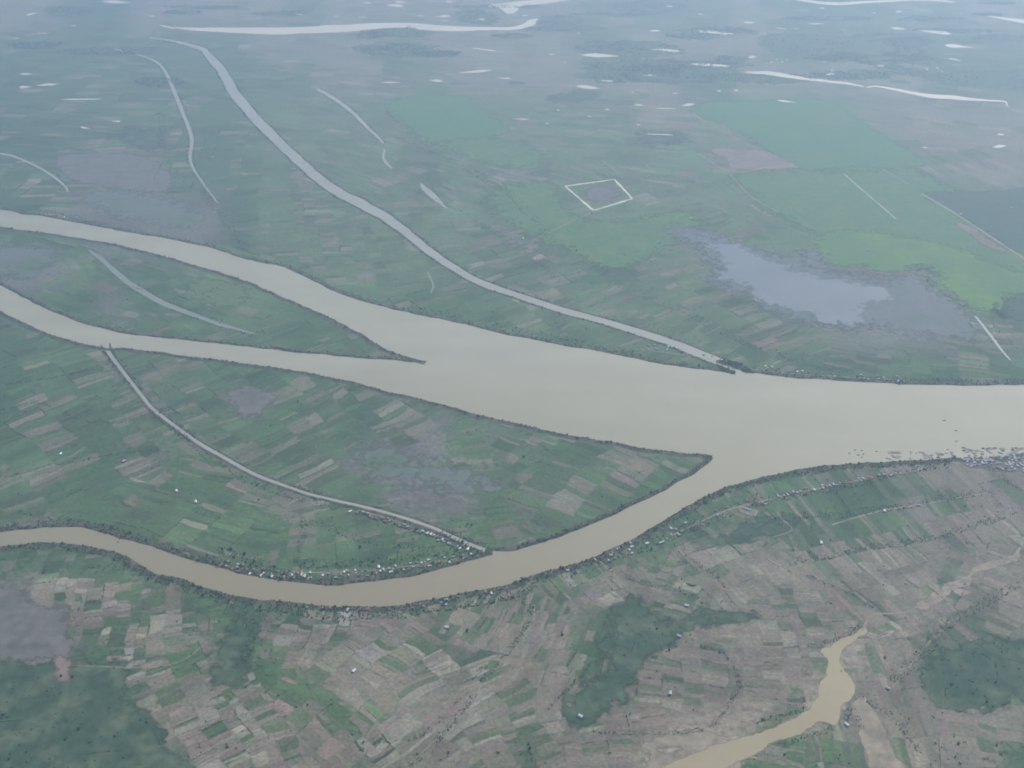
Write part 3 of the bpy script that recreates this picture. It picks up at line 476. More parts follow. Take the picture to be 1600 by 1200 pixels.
for k, (cx, cy, dx, dy, wd, ln) in enumerate(CTRL):
    wd *= .54; ln *= .66
    c = CP2[k]; d2 = at(cx+dx*.2, cy+dy*.2)-c; u = d2/np.linalg.norm(d2); v = np.array([-u[1], u[0]])
    dist = np.sort(np.linalg.norm(CP2-c, axis=1)); R = min(max(dist[1:9].mean()*1.1, 700), 3600)
    a = -R
    while a < R:
        L = ln*rng.uniform(.4, 1.3)
        nst = int(2*R/wd*1.6)+4
        ws = np.maximum(wd*np.exp(rng.normal(0, .55, nst)), 10); e = np.cumsum(ws)-R*1.02; e = e[e < R]
        if len(e) < 2: a += L; continue
        b0, b1 = e[:-1], e[1:]
        ce = c+np.outer((b0+b1)/2, v)+u*(a+L/2)
        own = np.argmin(((ce[:, None]-CP2[None])**2).sum(-1), 1) == k
        px, py = to_px(ce[:, 0], ce[:, 1])
        own &= (px > -70) & (px < 1670) & (py > -25) & (py < 1270)
        if own.any():
            b0, b1, ce, px, py = b0[own], b1[own], ce[own], px[own], py[own]
            mo = mood_at(ce[:, 0], ce[:, 1]); r = rng.random(len(ce))
            ok = r < np.array([PROB[m] for m in mo])
            for p in FIELD_POLYS:
                xs, ys = zip(*p)
                if max(xs) < px.min() or min(xs) > px.max() or max(ys) < py.min() or min(ys) > py.max(): continue
                ok &= ~(inside(px, py, p) & (rng.random(len(px)) < .78))
            cl = np.array([np.searchsorted(cumw[m], z) for m, z in zip(mo, rng.random(len(ce)))])
            for i in range(1, len(cl)):
                if mo[i] == mo[i-1] and rng.random() < .3: cl[i] = cl[i-1]
            cl = np.minimum(cl, len(CN)-1)
            kk = np.where(rng.random(len(ce)) < .07, .95, np.where(mo == 's', .78, .54))[:, None]
            pxj, pyj = to_px(ce[:, 0]+rng.normal(0, 60, len(ce)), ce[:, 1]+rng.normal(0, 60, len(ce)))
            bas = base_col(ce[:, 0], ce[:, 1])
            col = (CV[cl]*kk+bas*(1-kk))*np.exp(rng.normal(0, .08, (len(ce), 1)))*np.exp(rng.normal(0, .03, (len(ce), 3)))
            g = min(2.0, wd*.04)
            q4 = np.stack([c+np.outer(b0+g, v)+u*(a+g), c+np.outer(b0+g, v)+u*(a+L-g), c+np.outer(b1-g, v)+u*(a+L-g), c+np.outer(b1-g, v)+u*(a+g)], 1)
            # mid points on the long sides so parcels follow the warp
            qm = np.stack([q4[:, 0], (q4[:, 0]+q4[:, 1])/2, q4[:, 1], q4[:, 2], (q4[:, 2]+q4[:, 3])/2, q4[:, 3]], 1)
            qm = warp(qm+rng.normal(0, 1, qm.shape)*np.minimum(4.5, .11*(b1-b0))[:, None, None])[ok]; pv.append(qm); pc.append(np.repeat(col[ok][:, None], 6, 1))
            # field hedges
            for i in np.nonzero(np.isin(mo, list('dgmbs')) & (rng.random(len(ce)) < .045))[0]:
                s0 = c+u*a+v*b0[i]; hedge.append((s0, s0+u*L))
            for i in np.nonzero(np.isin(mo, list('dgmbs')) & (rng.random(len(ce)) < .035))[0]:
                j = min(i+int(rng.integers(1, 5)), len(ce)-1); hedge.append((c+u*a+v*b0[i], c+u*a+v*b1[j]))
        a += L
pv = np.concatenate(pv); pc = np.concatenate(pc); npar = len(pv)
V = np.concatenate([pv.reshape(-1, 2), np.full((npar*6, 1), .4)+np.repeat(rng.random(npar)*.12, 6)[:, None]], 1)
link('farmland', mesh_np('farmland', V, np.arange(npar*6), np.full(npar, 6), M_FIELD, pc.reshape(-1, 3)), kind='structure')

# ------------------------------------------------------------------ trees
trees = []                                  # x, y, z, crown radius, height, group key
def in_water(P):
    r = np.zeros(len(P), bool)
    for poly in WATER_POLYS:
        lo, hi = poly.min(0), poly.max(0); s = (P[:, 0] > lo[0]) & (P[:, 0] < hi[0]) & (P[:, 1] > lo[1]) & (P[:, 1] < hi[1])
        if s.any(): r[s] |= inside(P[s, 0], P[s, 1], poly)
    return r
def belt(line, side, spacing, o0, o1, rad, key, dens=1.0, z=2.6, patch=200, thr=.30):
    seg = np.linalg.norm(np.diff(line, axis=0), axis=1); d = np.concatenate([[0], np.cumsum(seg)])
    n = int(d[-1]/spacing*1.7)
    if n < 1: return
    s = np.sort(rng.random(n)*d[-1]); x, y = np.interp(s, d, line[:, 0]), np.interp(s, d, line[:, 1])
    T = np.gradient(line, axis=0); T /= np.linalg.norm(T, axis=1)[:, None]+1e-9
    tx, ty = np.interp(s, d, T[:, 0]), np.interp(s, d, T[:, 1]); off = o0+(o1-o0)*rng.random(n)**1.5
    P = np.stack([x-ty*side*off, y+tx*side*off], 1)
    ok = (fbm(P[:, 0], P[:, 1], patch, 19) > thr) & (rng.random(n) < dens)
    P = P[ok]; P = P[~in_water(P)]
    px, py = to_px(P[:, 0], P[:, 1]); k_ = ~((px > 1488) & (py > 700) & (py < 738) & (rng.random(len(P)) < .88)); P, px, py = P[k_], px[k_], py[k_]; P = P[(px > -60) & (px < 1660) & (py > -10) & (py < 1260)]
    for p in P:
        r = .56*rad*math.exp(rng.normal(0, .3)); trees.append((p[0], p[1], z if np.ndim(z) == 0 else 0, r, r*rng.uniform(1.5, 2.3), key))
belt(BK['A_N'], SIDE['A_N'], 7, 4, 40, 5.5, 'an'); belt(BK['A_N3'], SIDE['A_N3'], 3.5, 4, 60, 5.5, 'an3', thr=.2)
belt(BK['C_S'], SIDE['C_S'], 3.2, 4, 45, 5.0, 'cs', thr=.22); belt(BK['C_N'], SIDE['C_N'], 3.0, 4, 50, 5.0, 'cn', thr=.22); belt(BK['C_N2'], SIDE['C_N2'], 4.0, 4, 26, 5.0, 'cn2', thr=.25)
belt(BK['B_S'], SIDE['B_S'], 6.0, 3, 22, 4.6, 'bs', thr=.3); belt(BK['B_N'], SIDE['B_N'], 6, 3, 26, 5.0, 'bn'); belt(BK['A_S'], SIDE['A_S'], 7, 3, 26, 5.0, 'as')
for (L, R), kk, sp in ((canN, 'can', 9), (canS, 'cas', 7)):
    belt(L, 1, sp, 3, 26, 4.5, kk, thr=.38, z=1.8); belt(R, -1, sp, 3, 26, 4.5, kk, thr=.38, z=1.8)
for L, R in (crE, crF, crG, crH):
    belt(L, 1, 22, 3, 26, 5, 'cr', thr=.4, z=.3); belt(R, -1, 22, 3, 26, 5, 'cr', thr=.4, z=.3)
LINES = [([(745,265),(800,305),(850,360),(900,392),(960,440),(1005,462),(1060,482)], 9, 75, 5, 'ridge'), ([(1060,482),(1150,530),(1240,560),(1330,585)], 8, 60, 5, 'ridge'),
 ([(1212,778),(1275,766),(1330,757),(1412,738),(1490,728)], 5, 45, 4.6, 'road'), ([(880,895),(960,868),(1040,842),(1085,822),(1150,795),(1212,780)], 5, 70, 4.6, 'road'),
 ([(1200,812),(1330,802),(1390,793),(1480,778),(1555,768)], 4.5, 48, 4.6, 'rowb'), ([(1230,880),(1330,862),(1450,838),(1530,818),(1600,793)], 5, 40, 4.4, 'rowb'), ([(1240,742),(1300,731),(1400,727),(1500,722)], 5, 30, 4.5, 'road'),
 ([(1545,735),(1580,752),(1620,775)], 6, 40, 4.5, 'rowb'),
 ([(560,800),(640,822),(740,858)], 3.5, 40, 4.5, 'cas'), ([(470,880),(560,880),(650,872),(740,858)], 4, 50, 4.8, 'cn'), ([(480,800),(472,840),(465,885)], 6, 30, 5, 'hed'), ([(480,815),(540,835),(600,850),(680,858)], 6, 40, 4.5, 'hed'),
 ([(340,860),(420,885),(470,898)], 4, 45, 4.8, 'cn'),
 ([(640,1195),(705,1130),(772,1048),(830,970)], 5, 22, 4.2, 'low'), ([(560,1170),(640,1150),(690,1120),(760,1040)], 7, 18, 4, 'low'), ([(855,1110),(900,1060),(935,1030)], 6, 14, 4, 'low'), ([(925,1140),(1000,1145),(1100,1140),(1150,1085),(1155,1060),(1130,1020),(1095,1010)], 6, 18, 4, 'low'),
 ([(1280,1005),(1320,995),(1345,978)], 5, 18, 4.2, 'low'), ([(1365,950),(1330,930),(1260,900)], 7, 20, 4.2, 'low'), ([(1390,1060),(1440,1025),(1480,980),(1560,930),(1620,905)], 5, 40, 4.2, 'low'), ([(1345,1090),(1400,1130),(1440,1180)], 7, 25, 4.2, 'low'),
 ([(1320,1130),(1330,1100),(1350,1140)], 6, 20, 4, 'low'), ([(1220,1170),(1250,1150),(1300,1135)], 6, 20, 4, 'low'), ([(1180,1130),(1260,1108)], 6, 14, 4, 'low'),
 ([(860,900),(820,930),(835,960)], 5, 30, 4.6, 'low'), ([(950,890),(1000,910),(1060,925),(1110,945)], 7, 26, 4.4, 'low'), ([(1060,860),(1110,895),(1135,920)], 7, 20, 4.4, 'low'),
 ([(380,940),(395,990),(375,1040)], 5, 40, 4.5, 'low'), ([(100,880),(200,890),(300,925),(370,945)], 6, 40, 4.5, 'low'), ([(400,950),(520,965),(640,958),(740,945),(820,925)], 4, 34, 4.4, 'cs2'),
 ([(0,640),(60,630),(150,660),(240,645)], 9, 20, 4.4, 'hed'), ([(0,600),(90,590),(170,570)], 9, 20, 4.4, 'hed'), ([(0,745),(120,720),(250,700)], 9, 18, 4.4, 'hed'), ([(20,800),(110,812),(200,835)], 7, 30, 4.5, 'hed'), ([(240,650),(330,715),(420,765),(520,795)], 8, 30, 4.4, 'cas'),
 ([(1255,392),(1262,415),(1340,425),(1400,430),(1450,420),(1462,450),(1520,483)], 9, 45, 4.6, 'ridge'), ([(320,300),(350,340),(390,395)], 12, 50, 5, 'ridge'), ([(620,215),(700,250),(770,290)], 14, 50, 5, 'ridge'), ([(250,175),(270,260),(330,310)], 16, 60, 5, 'ridge'), ([(640,300),(720,330),(800,380),(880,440)], 16, 50, 5, 'ridge'),
 ([(0,335),(40,328),(100,335),(160,350)], 6, 50, 5, 'an'), ([(640,478),(760,505),(880,530),(1000,552)], 9, 50, 4.8, 'an')]
for pts, sp, wdt, rad, key in LINES:
    if key in ('low', 'rowb', 'hed', 'ridge'): sp, rad = sp*.62, rad*.72
    L = ragged(smooth(at(*zip(*pts)), 30), 14, 110, 7); belt(L, 1, sp, -wdt/2, wdt/2, rad, key, z=.4, thr=.26, patch=130)
for a, b in hedge:
    P = warp(np.stack([a, b])); key = 'hed'; pp = to_px(*P.mean(0)); rad = 2.0 if pp[1] > 500 else 3.0
    belt(P, 1, 4.2 if pp[1] > 500 else 8, -1.5, 1.5, rad, key, z=.4, thr=.0)
# scattered trees and scrub clumps
S = 9000; px = rng.uniform(-20, 1620, S); py = 120+1090*rng.random(S)**.75; P = at(px, py); mo = mood_at(P[:, 0], P[:, 1])
pr = np.array([dict(d=.8, g=.5, m=.4, b=.28, s=.35, k=.7, p=.05, y=.15, l=.06, t=.1, w=.1, v=.15)[m] for m in mo])
ok = (rng.random(S) < pr*np.clip((fbm(P[:, 0], P[:, 1], 300, 29)-.38)*2.6, .02, .8)) & ~in_water(P)
for p in P[ok]:
    for _ in range(int(rng.integers(1, 3))):
        r = 2.6*math.exp(rng.normal(0, .3)); trees.append((p[0]+rng.normal(0, 9), p[1]+rng.normal(0, 9), .3, r, r*1.8, 'sc'))
for px_ in [w_ for w_ in WOODS if w_[0][1] < 140]:
    xs, ys = zip(*px_); n = 420; P = at(rng.uniform(min(xs), max(xs), n), rng.uniform(min(ys), max(ys), n)); qx, qy = to_px(P[:, 0], P[:, 1])
    P = P[inside(qx, qy, px_) & (fbm(P[:, 0], P[:, 1], 220, 57) > .45)]
    for p in P: r = 6*math.exp(rng.normal(0, .25)); trees.append((p[0], p[1], .3, r, r*1.3, 'ridge'))
# spits at the canal mouth
for cxy, n, sx, sy, ang in (((1143,571),46,50,9,0), ((1163,579),34,42,8,0), ((1131,577),16,24,6,0)):
    pass
ISL = [([(1118,563.5),(1130,563),(1145,566),(1160,571),(1176,580),(1178,583),(1168,582.5),(1152,577),(1140,573.5),(1124,568)], 90), ([(1122,573),(1134,575),(1146,581),(1148,584),(1138,583),(1126,579)], 36)]
for px_, n in ISL:
    area('islet', px_, 1.3, M_BANK, 71, 5, 50, 15, kind='structure', label='low wooded spit at the mouth of the long canal', category='islet', group='wooded spits at the canal mouth')
    xs, ys = zip(*px_); cnt = 0
    while cnt < n:
        x, y = rng.uniform(min(xs), max(xs)), rng.uniform(min(ys), max(ys))
        if inside(np.array([x]), np.array([y]), px_)[0]:
            p = at(x, y); r = 5.2*math.exp(rng.normal(0, .25)); trees.append((p[0], p[1], 1.2, r, r*2, 'isl')); cnt += 1
p = at(1114, 715)
for _ in range(14): trees.append((p[0]-rng.uniform(2, 40), p[1]+rng.normal(0, 7), 1.5, 4.6, 8.5, 'tip'))

def ico(sub):
    bm = bmesh.new(); bmesh.ops.create_icosphere(bm, subdivisions=sub, radius=1); V = np.array([v.co[:] for v in bm.verts]); Fc = np.array([[v.index for v in f.verts] for f in bm.faces]); bm.free(); return V, Fc
def crown_mesh(seed, nclump=9, leaf=46):
    """uneven crown: several crumpled clumps with loose leaf sprays round them (unit radius, base at z=0)"""
    r = np.random.default_rng(seed); V0, F0 = ico(2); Vs, Fs, n = [], [], 0
    for i in range(nclump):
        a = r.random()*6.283; rr = r.uniform(.1, .62); s = r.uniform(.30, .52); c = np.array([math.cos(a)*rr, math.sin(a)*rr, r.uniform(.35, 1.15)])
        v = V0*(1+.34*r.normal(0, 1, (len(V0), 1)))*s*np.array([1, 1, .82])+c; Vs.append(v); Fs.append(F0+n); n += len(v)
    for i in range(leaf):
        d = r.normal(0, 1, 3); d /= np.linalg.norm(d); c = np.array([0, 0, .75])+d*np.array([.95, .95, .72])*r.uniform(.75, 1.05); t = r.normal(0, .17, (3, 3)); Vs.append(c+t); Fs.append(np.array([[0, 1, 2]])+n); n += 3
    V = np.concatenate(Vs); Fc = np.concatenate(Fs); return V, Fc
def trunk_mesh(seed):
    r = np.random.default_rng(seed); Vs, Fs, n = [], [], 0
    def limb(a, b, ra, rb):
        nonlocal n
        k = 6; ang = np.arange(k)*2*math.pi/k; ring_ = np.stack([np.cos(ang), np.sin(ang), 0*ang], 1); Vs.append(np.concatenate([a+ring_*ra, b+ring_*rb])); Fs.extend([(n+i, n+(i+1) % k, n+k+(i+1) % k, n+k+i) for i in range(k)]); n += 2*k
    limb(np.array([0, 0, -.1]), np.array([.03, .02, .7]), .11, .07)
    for i in range(4):
        a = i*1.6+r.random(); limb(np.array([.03, .02, .45+.06*i]), np.array([math.cos(a)*.5, math.sin(a)*.5, .95+r.uniform(-.1, .2)]), .05, .02)
    return np.concatenate(Vs), np.array(Fs)
T = np.array([t[:5] for t in trees]); keys = np.array([t[5] for t in trees])
tpx, tpy = to_px(T[:, 0], T[:, 1]); dist = np.sqrt(T[:, 0]**2+T[:, 1]**2+H_CAM**2)
vis = (tpx > 4) & (tpx < 1596) & (tpy > 4) & (tpy < 1190)
size = np.where(vis, T[:, 3]/dist, 0); order = np.argsort(-size); pick = np.zeros(len(T), bool); pick[order[:290]] = True
GRP = {'an': ('trees on the north bank of the upper river', 'dark bushy tree on the far north bank of the upper river'), 'an3': ('trees on the bank right of the canal mouth', 'dark bushy tree among houses right of the canal mouth'),
 'cs': ('trees on the outer bank of the bending river', 'dark leafy tree on the outer bank of the bending river'), 'cs2': ('trees behind the outer bank of the bending river', 'dark leafy tree a little behind the bending river'), 'cn': ('trees along the village on the inner river bend', 'dark leafy tree beside the village inside the river bend'), 'cn2': ('trees on the island bank below its pointed tip', 'dark leafy tree on the island shore facing the side channel'),
 'bs': ('trees on the lower island facing the main river', 'small dark tree on the lower island facing the main river'), 'bn': ('trees on the upper island facing the middle arm', 'dark tree on the upper island facing the middle arm'), 'as': ('trees on the upper island facing the upper river', 'dark tree on the upper island facing the upper river'),
 'can': ('trees along the long canal', 'small dark tree along the long far canal'), 'cas': ('trees along the narrow island canal', 'small dark tree along the narrow island canal'), 'cr': ('trees along thin creeks', 'small dark tree beside a thin creek'), 'ridge': ('trees on the old levees north of the river', 'dark tree on an old levee north of the river'),
 'road': ('trees along the village road on the right bank', 'leafy dark tree along the village road on the right bank'), 'rowb': ('trees in the rows crossing the right bank fields', 'leafy dark tree in a row crossing the right bank fields'), 'hed': ('trees in the field hedges', 'small dark tree standing in a hedge between fields'), 'low': ('trees along ditches in the brown fields', 'small dark tree along a ditch in the brown fields'),
 'sc': ('lone trees scattered over the fields', 'small dark tree standing loose among the field plots'), 'isl': ('trees on the canal mouth spits', 'dark tree on a spit at the canal mouth'), 'tip': ('trees on the pointed island tip', 'dark tree on the pointed tip of the lower island')}
cr_me, tr_me = [], []
for s in range(5):
    V, Fc = crown_mesh(s+1); cr_me.append(mesh_np('crown', V, Fc.ravel(), np.full(len(Fc), 3), M_CROWN[s % 3]))
    V, Fc = trunk_mesh(s+1); tr_me.append(mesh_np('trunk', V, Fc.ravel(), np.full(len(Fc), 4), M_TRUNK))
for i in np.nonzero(pick)[0]:
    x, y, z, r, h, = T[i]; g, lab = GRP[keys[i]]; k = int(rng.integers(5))
    e = bpy.data.objects.new('tree', None); ROOT.objects.link(e); e.location = (x, y, z); e.scale = (r, r, h/1.5); e.rotation_euler.z = rng.random()*6.283
    e['label'] = lab; e['category'] = 'tree'; e['group'] = g
    for nm, me in (('trunk', tr_me[k]), ('crown', cr_me[k])):
        c = bpy.data.objects.new(nm, me); ROOT.objects.link(c); c.parent = e
V1, F1 = ico(1)
def bulk(name, sel, seed, ncl):
    r = np.random.default_rng(seed); n = len(sel)
    if n == 0: return
    Vs, Fs, off, mi = [], [], 0, []
    for c in range(ncl):
        a = r.random(n)*6.283; rr = r.uniform(0, .5, n)*(c > 0); s = r.uniform(.5, .8, n)
        P = V1[None]*(1+.28*r.normal(0, 1, (n, len(V1), 1)))*s[:, None, None]*np.array([1, 1, .85])
        P[:, :, 0] += (np.cos(a)*rr)[:, None]; P[:, :, 1] += (np.sin(a)*rr)[:, None]; P[:, :, 2] += r.uniform(.5, .95, n)[:, None]
        P *= np.stack([T[sel, 3], T[sel, 3], T[sel, 4]/1.5], 1)[:, None]
        P += T[sel, :3][:, None]; Vs.append(P.reshape(-1, 3)); fo = (np.arange(n)*len(V1))[:, None, None]+F1[None]+off; Fs.append(fo.reshape(-1, 3)); off += n*len(V1)
        mi.append(np.repeat(r.integers(0, 3, n), len(F1)))
    # trunks
    tri = np.array([(math.cos(a), math.sin(a)) for a in (0, 2.1, 4.2)]); rad = T[sel, 3]*.09
    B = np.concatenate([T[sel, None, :2]+tri[None]*rad[:, None, None], np.repeat(T[sel, None, 2:3], 3, 1)], 2); U = np.concatenate([T[sel, None, :2]+tri[None]*rad[:, None, None]*.6, np.repeat((T[sel, 2]+T[sel, 4]*.5)[:, None, None], 3, 1)], 2)
    Vs.append(np.concatenate([B, U], 1).reshape(-1, 3)); ft = np.array([(0, 1, 4), (0, 4, 3), (1, 2, 5), (1, 5, 4), (2, 0, 3), (2, 3, 5)]); Fs.append(((np.arange(n)*6)[:, None, None]+ft[None]+off).reshape(-1, 3)); mi.append(np.full(n*6, 3))
    V = np.concatenate(Vs); Fc = np.concatenate(Fs)
    link(name, mesh_np(name, V, Fc.ravel(), np.full(len(Fc), 3), None, mats=M_CROWN+[M_TRUNK], midx=np.concatenate(mi)), kind='stuff', label='dark tree belts and hedges along banks and field edges', category='woodland')
rest = ~pick
near = np.nonzero(rest & (dist < 6500))[0]; far = np.nonzero(rest & (dist >= 6500))[0]
bulk('woodland', np.concatenate([near, far]), 5, 2)

# ------------------------------------------------------------------ houses
def house_parts(L, Wd, hw, hr, stilt=1.6):
    """wall shell on short posts with openings; gabled roof with overhang"""
    bm = bmesh.new()
    def box(b, x0, x1, y0, y1, z0, z1, mi=0):
        vs = [b.verts.new(p) for p in ((x0, y0, z0), (x1, y0, z0), (x1, y1, z0), (x0, y1, z0), (x0, y0, z1), (x1, y0, z1), (x1, y1, z1), (x0, y1, z1))]
        for f in ((0, 3, 2, 1), (4, 5, 6, 7), (0, 1, 5, 4), (1, 2, 6, 5), (2, 3, 7, 6), (3, 0, 4, 7)): b.faces.new([vs[i] for i in f]).material_index = mi
    box(bm, -L/2, L/2, -Wd/2, Wd/2, stilt, stilt+hw)
    for x in (-.46, -.15, .15, .46):
        for y in (-.45, .45): box(bm, x*L-.15, x*L+.15, y*Wd-.15, y*Wd+.15, 0, stilt-.002, 2)
    box(bm, -.6, .6, -Wd/2-.05, -Wd/2+.02, stilt+.05, stilt+2.1, 1)
    for x in (-.3, .3): box(bm, x*L-.6, x*L+.6, -Wd/2-.05, -Wd/2+.02, stilt+.9, stilt+2, 1)
    for s in (-1, 1):
        vs = [bm.verts.new(p) for p in ((s*L/2, -Wd/2, stilt+hw+.002), (s*L/2, Wd/2, stilt+hw+.002), (s*L/2, 0, stilt+hw+hr*.92))]; bm.faces.new(vs)
    body = bpy.data.meshes.new('house'); bm.to_mesh(body); bm.free()
    b2 = bmesh.new(); ov, z0 = .7, stilt+hw
    for s in (-1, 1):
        pts = [(-L/2-ov, s*(Wd/2+ov), z0-.25), (L/2+ov, s*(Wd/2+ov), z0-.25), (L/2+ov, 0, z0+hr), (-L/2-ov, 0, z0+hr)]
        top = [b2.verts.new((x, y, z+.15)) for x, y, z in pts]; bot = [b2.verts.new(p) for p in pts]
        b2.faces.new(top); b2.faces.new(bot[::-1])
        for i in (0, 1, 3): b2.faces.new((top[i], bot[i], bot[(i+1) % 4], top[(i+1) % 4]))
    bmesh.ops.recalc_face_normals(b2, faces=b2.faces)
    rf = bpy.data.meshes.new('roof'); b2.to_mesh(rf); b2.free(); return body, rf
SHAPES = [house_parts(11, 7, 3, 2.4), house_parts(14, 8, 3.2, 2.8), house_parts(9, 6, 2.8, 2)]
ROOFS = {'zinc': M_ZINC, 'white': M_WHITE, 'tile': M_TILE, 'thatch': M_THATCH}
HM = {}
for k, (b, r) in enumerate(SHAPES):
    for rn, rm in ROOFS.items():
        b2, r2 = b.copy(), r.copy(); b2.materials.append(M_PALEWALL if rn == 'white' else M_WALL); b2.materials.append(M_DARK); b2.materials.append(M_WOOD); r2.materials.append(rm); HM[k, rn] = (b2, r2)
RL = {'zinc': 'grey zinc roofed', 'white': 'white roofed', 'tile': 'red tile roofed', 'thatch': 'brown thatch roofed'}
HOUSES = []
def house(p, ang, kind, shape, lab, grp=None, z=.3, s=1.0): HOUSES.append((p[0], p[1], z, ang, kind, shape, lab, grp, s))
def row(pts, n, wdt, place, mix=(.42, .12, .26, .2), z=.4, big=1.0):
    L = smooth(at(*zip(*pts)), 25); d = np.concatenate([[0], np.cumsum(np.linalg.norm(np.diff(L, axis=0), axis=1))]); done = []; tries = 0
    while len(done) < n and tries < n*40:
        tries += 1
        s = rng.random()*d[-1]; i = min(np.searchsorted(d, s), len(L)-1); i = max(i, 1); T_ = (L[i]-L[i-1])/np.linalg.norm(L[i]-L[i-1]); N_ = np.array([-T_[1], T_[0]])
        p = np.array([np.interp(s, d, L[:, 0]), np.interp(s, d, L[:, 1])])+N_*rng.uniform(-wdt/2, wdt/2)
        if any(abs(p[0]-q[0])+abs(p[1]-q[1]) < (13 if pts[0][0] > 1490 else 17) for q in done) or in_water(p[None])[0]: continue
        px_, py_ = to_px(p[0], p[1])
        if px_ > 1620 or px_ < -20: continue
        done.append(p); kind = list(ROOFS)[int(rng.choice(4, p=mix))]
        house(p, math.atan2(T_[1], T_[0])+rng.choice([0, math.pi/2])+rng.normal(0, .1), kind, int(rng.integers(3)), f'{RL[kind]} stilt house {place}', f'houses {place}', z, big*rng.uniform(.9, 1.15))
row([(345,880),(400,893),(470,900),(560,896),(640,885),(700,876),(748,866)], 85, 46, 'in the village inside the river bend')
row([(545,797),(620,818),(680,840),(735,860)], 34, 26, 'along the narrow island canal')
row([(1212,777),(1240,770),(1275,763),(1320,755),(1370,745),(1412,737)], 34, 22, 'along the village road on the right bank')
row([(880,890),(960,866),(1040,838),(1085,818),(1150,794),(1205,779)], 30, 60, 'among trees on the right bank below the island tip')
row([(1000,540),(1100,556),(1180,576),(1300,589),(1420,595)], 46, 75, 'on the far bank right of the canal mouth', (.5, .25, .15, .1))
row([(1505,722),(1550,719),(1600,718),(1618,718)], 95, 90, 'in the riverside town at the right edge', (.5, .15, .15, .2))
row([(1545,728),(1580,730),(1618,735)], 26, 70, 'in the riverside town at the right edge', (.5, .15, .15, .2))
row([(440,943),(560,953),(680,944),(790,920)], 20, 34, 'among trees on the outer bank of the river bend', (.4, .1, .3, .2))
row([(60,334),(130,344)], 8, 50, 'on the far bank of the upper river at the left', (.3, .6, .1, 0))
ONE = [((95,710),'white','small bright house alone in the green fields at the left'),((194,721),'zinc','grey roofed farmhouse in the middle of the left green fields'),((276,768),'white','small white house between canal and lower left river'),((306,785),'white','larger white house right of the small one between canal and river'),((1283,849),'white','white roofed house alone on the brown fields right of the dark plot'),((262,403),'white','white house on the upper island shore of the upper river'),
 ((1382,799),'white','white house at the end of the second tree row on the right bank'),((1435,790),'zinc','zinc house along the second tree row on the right bank'),((1296,872),'tile','tile roofed farmhouse among right bank brown fields'),((1047,1084),'zinc','zinc farmhouse alone amid the striped brown plots'),((907,1120),'white','white farmhouse at the lower end of the dark branching crop'),((1061,995),'zinc','zinc farmhouse right of the dark branching crop'),((1073,947),'white','white farmhouse above the dark branching crop'),((553,1049),'white','white farmhouse in the lower centre fields'),((1323,1133),'white','white house below the tan pond'),((1387,1076),'zinc','zinc house right of the tan pond'),((547,800),'white','bright white house at the head of the canal row'),((1080,342),'white','white house on the plain above the lake'),((1168,337),'white','white house above the lake beside young rice'),((1501,335),'white','white house on the dark blue green field'),((1580,325),'white','white house near the right edge on the dark field'),((925,333),'tile','tile roofed house at the front corner of the square dyke'),((817,373),'white','white house left of the square dyke tree ridge'),((1017,408),'zinc','zinc house in fields left of the lake'),((1357,391),'white','white house standing in the bright young rice'),((698,981),'white','white house in plots below the river bend'),((332,246),'white','white house right of the thin curved creek'),((460,265),'white','white house beside the long canal')]
for (xy, kind, lab) in ONE: house(at(*xy), rng.random()*3, kind, 1, lab, None, .65, 1.1)
HOUSES.sort(key=lambda h: math.hypot(h[0], h[1]) if h[7] else 0)
print('trees', len(trees), 'houses', len(HOUSES), 'parcels', npar)
for k, (x, y, z, ang, kind, sh, lab, grp, s) in enumerate(HOUSES[:300]):
    b, r = HM[sh, kind]; o = bpy.data.objects.new('house', b); ROOT.objects.link(o); o.location = (x, y, z); o.rotation_euler.z = ang; o.scale = (s,)*3
    o['label'] = lab; o['category'] = 'house'
    if grp: o['group'] = grp+(' with '+kind+' roofs')
    c = bpy.data.objects.new('roof', r); ROOT.objects.link(c); c.parent = o
if len(HOUSES) > 300:
    bm = bmesh.new(); tmp = {}
    from mathutils import Matrix
    mats = list(ROOFS.values())+[M_WALL]
    for (x, y, z, ang, kind, sh, lab, grp, s) in HOUSES[300:]:
        M4 = Matrix.Translation((x, y, z)) @ Matrix.Rotation(ang, 4, 'Z') @ Matrix.Scale(s, 4)
        for me, mi in zip(HM[sh, kind], (4, list(ROOFS).index(kind))):
            n0 = len(bm.verts); f0 = len(bm.faces); bm.from_mesh(me); bm.verts.ensure_lookup_table(); bm.faces.ensure_lookup_table()
            bmesh.ops.transform(bm, matrix=M4, verts=bm.verts[n0:])
            for f in bm.faces[f0:]: f.material_index = mi
    me = bpy.data.meshes.new('far_houses'); bm.to_mesh(me); bm.free()
    for m in mats: me.materials.append(m)
    link('far_houses', me, kind='stuff', label='small far houses scattered along the far bank', category='houses')
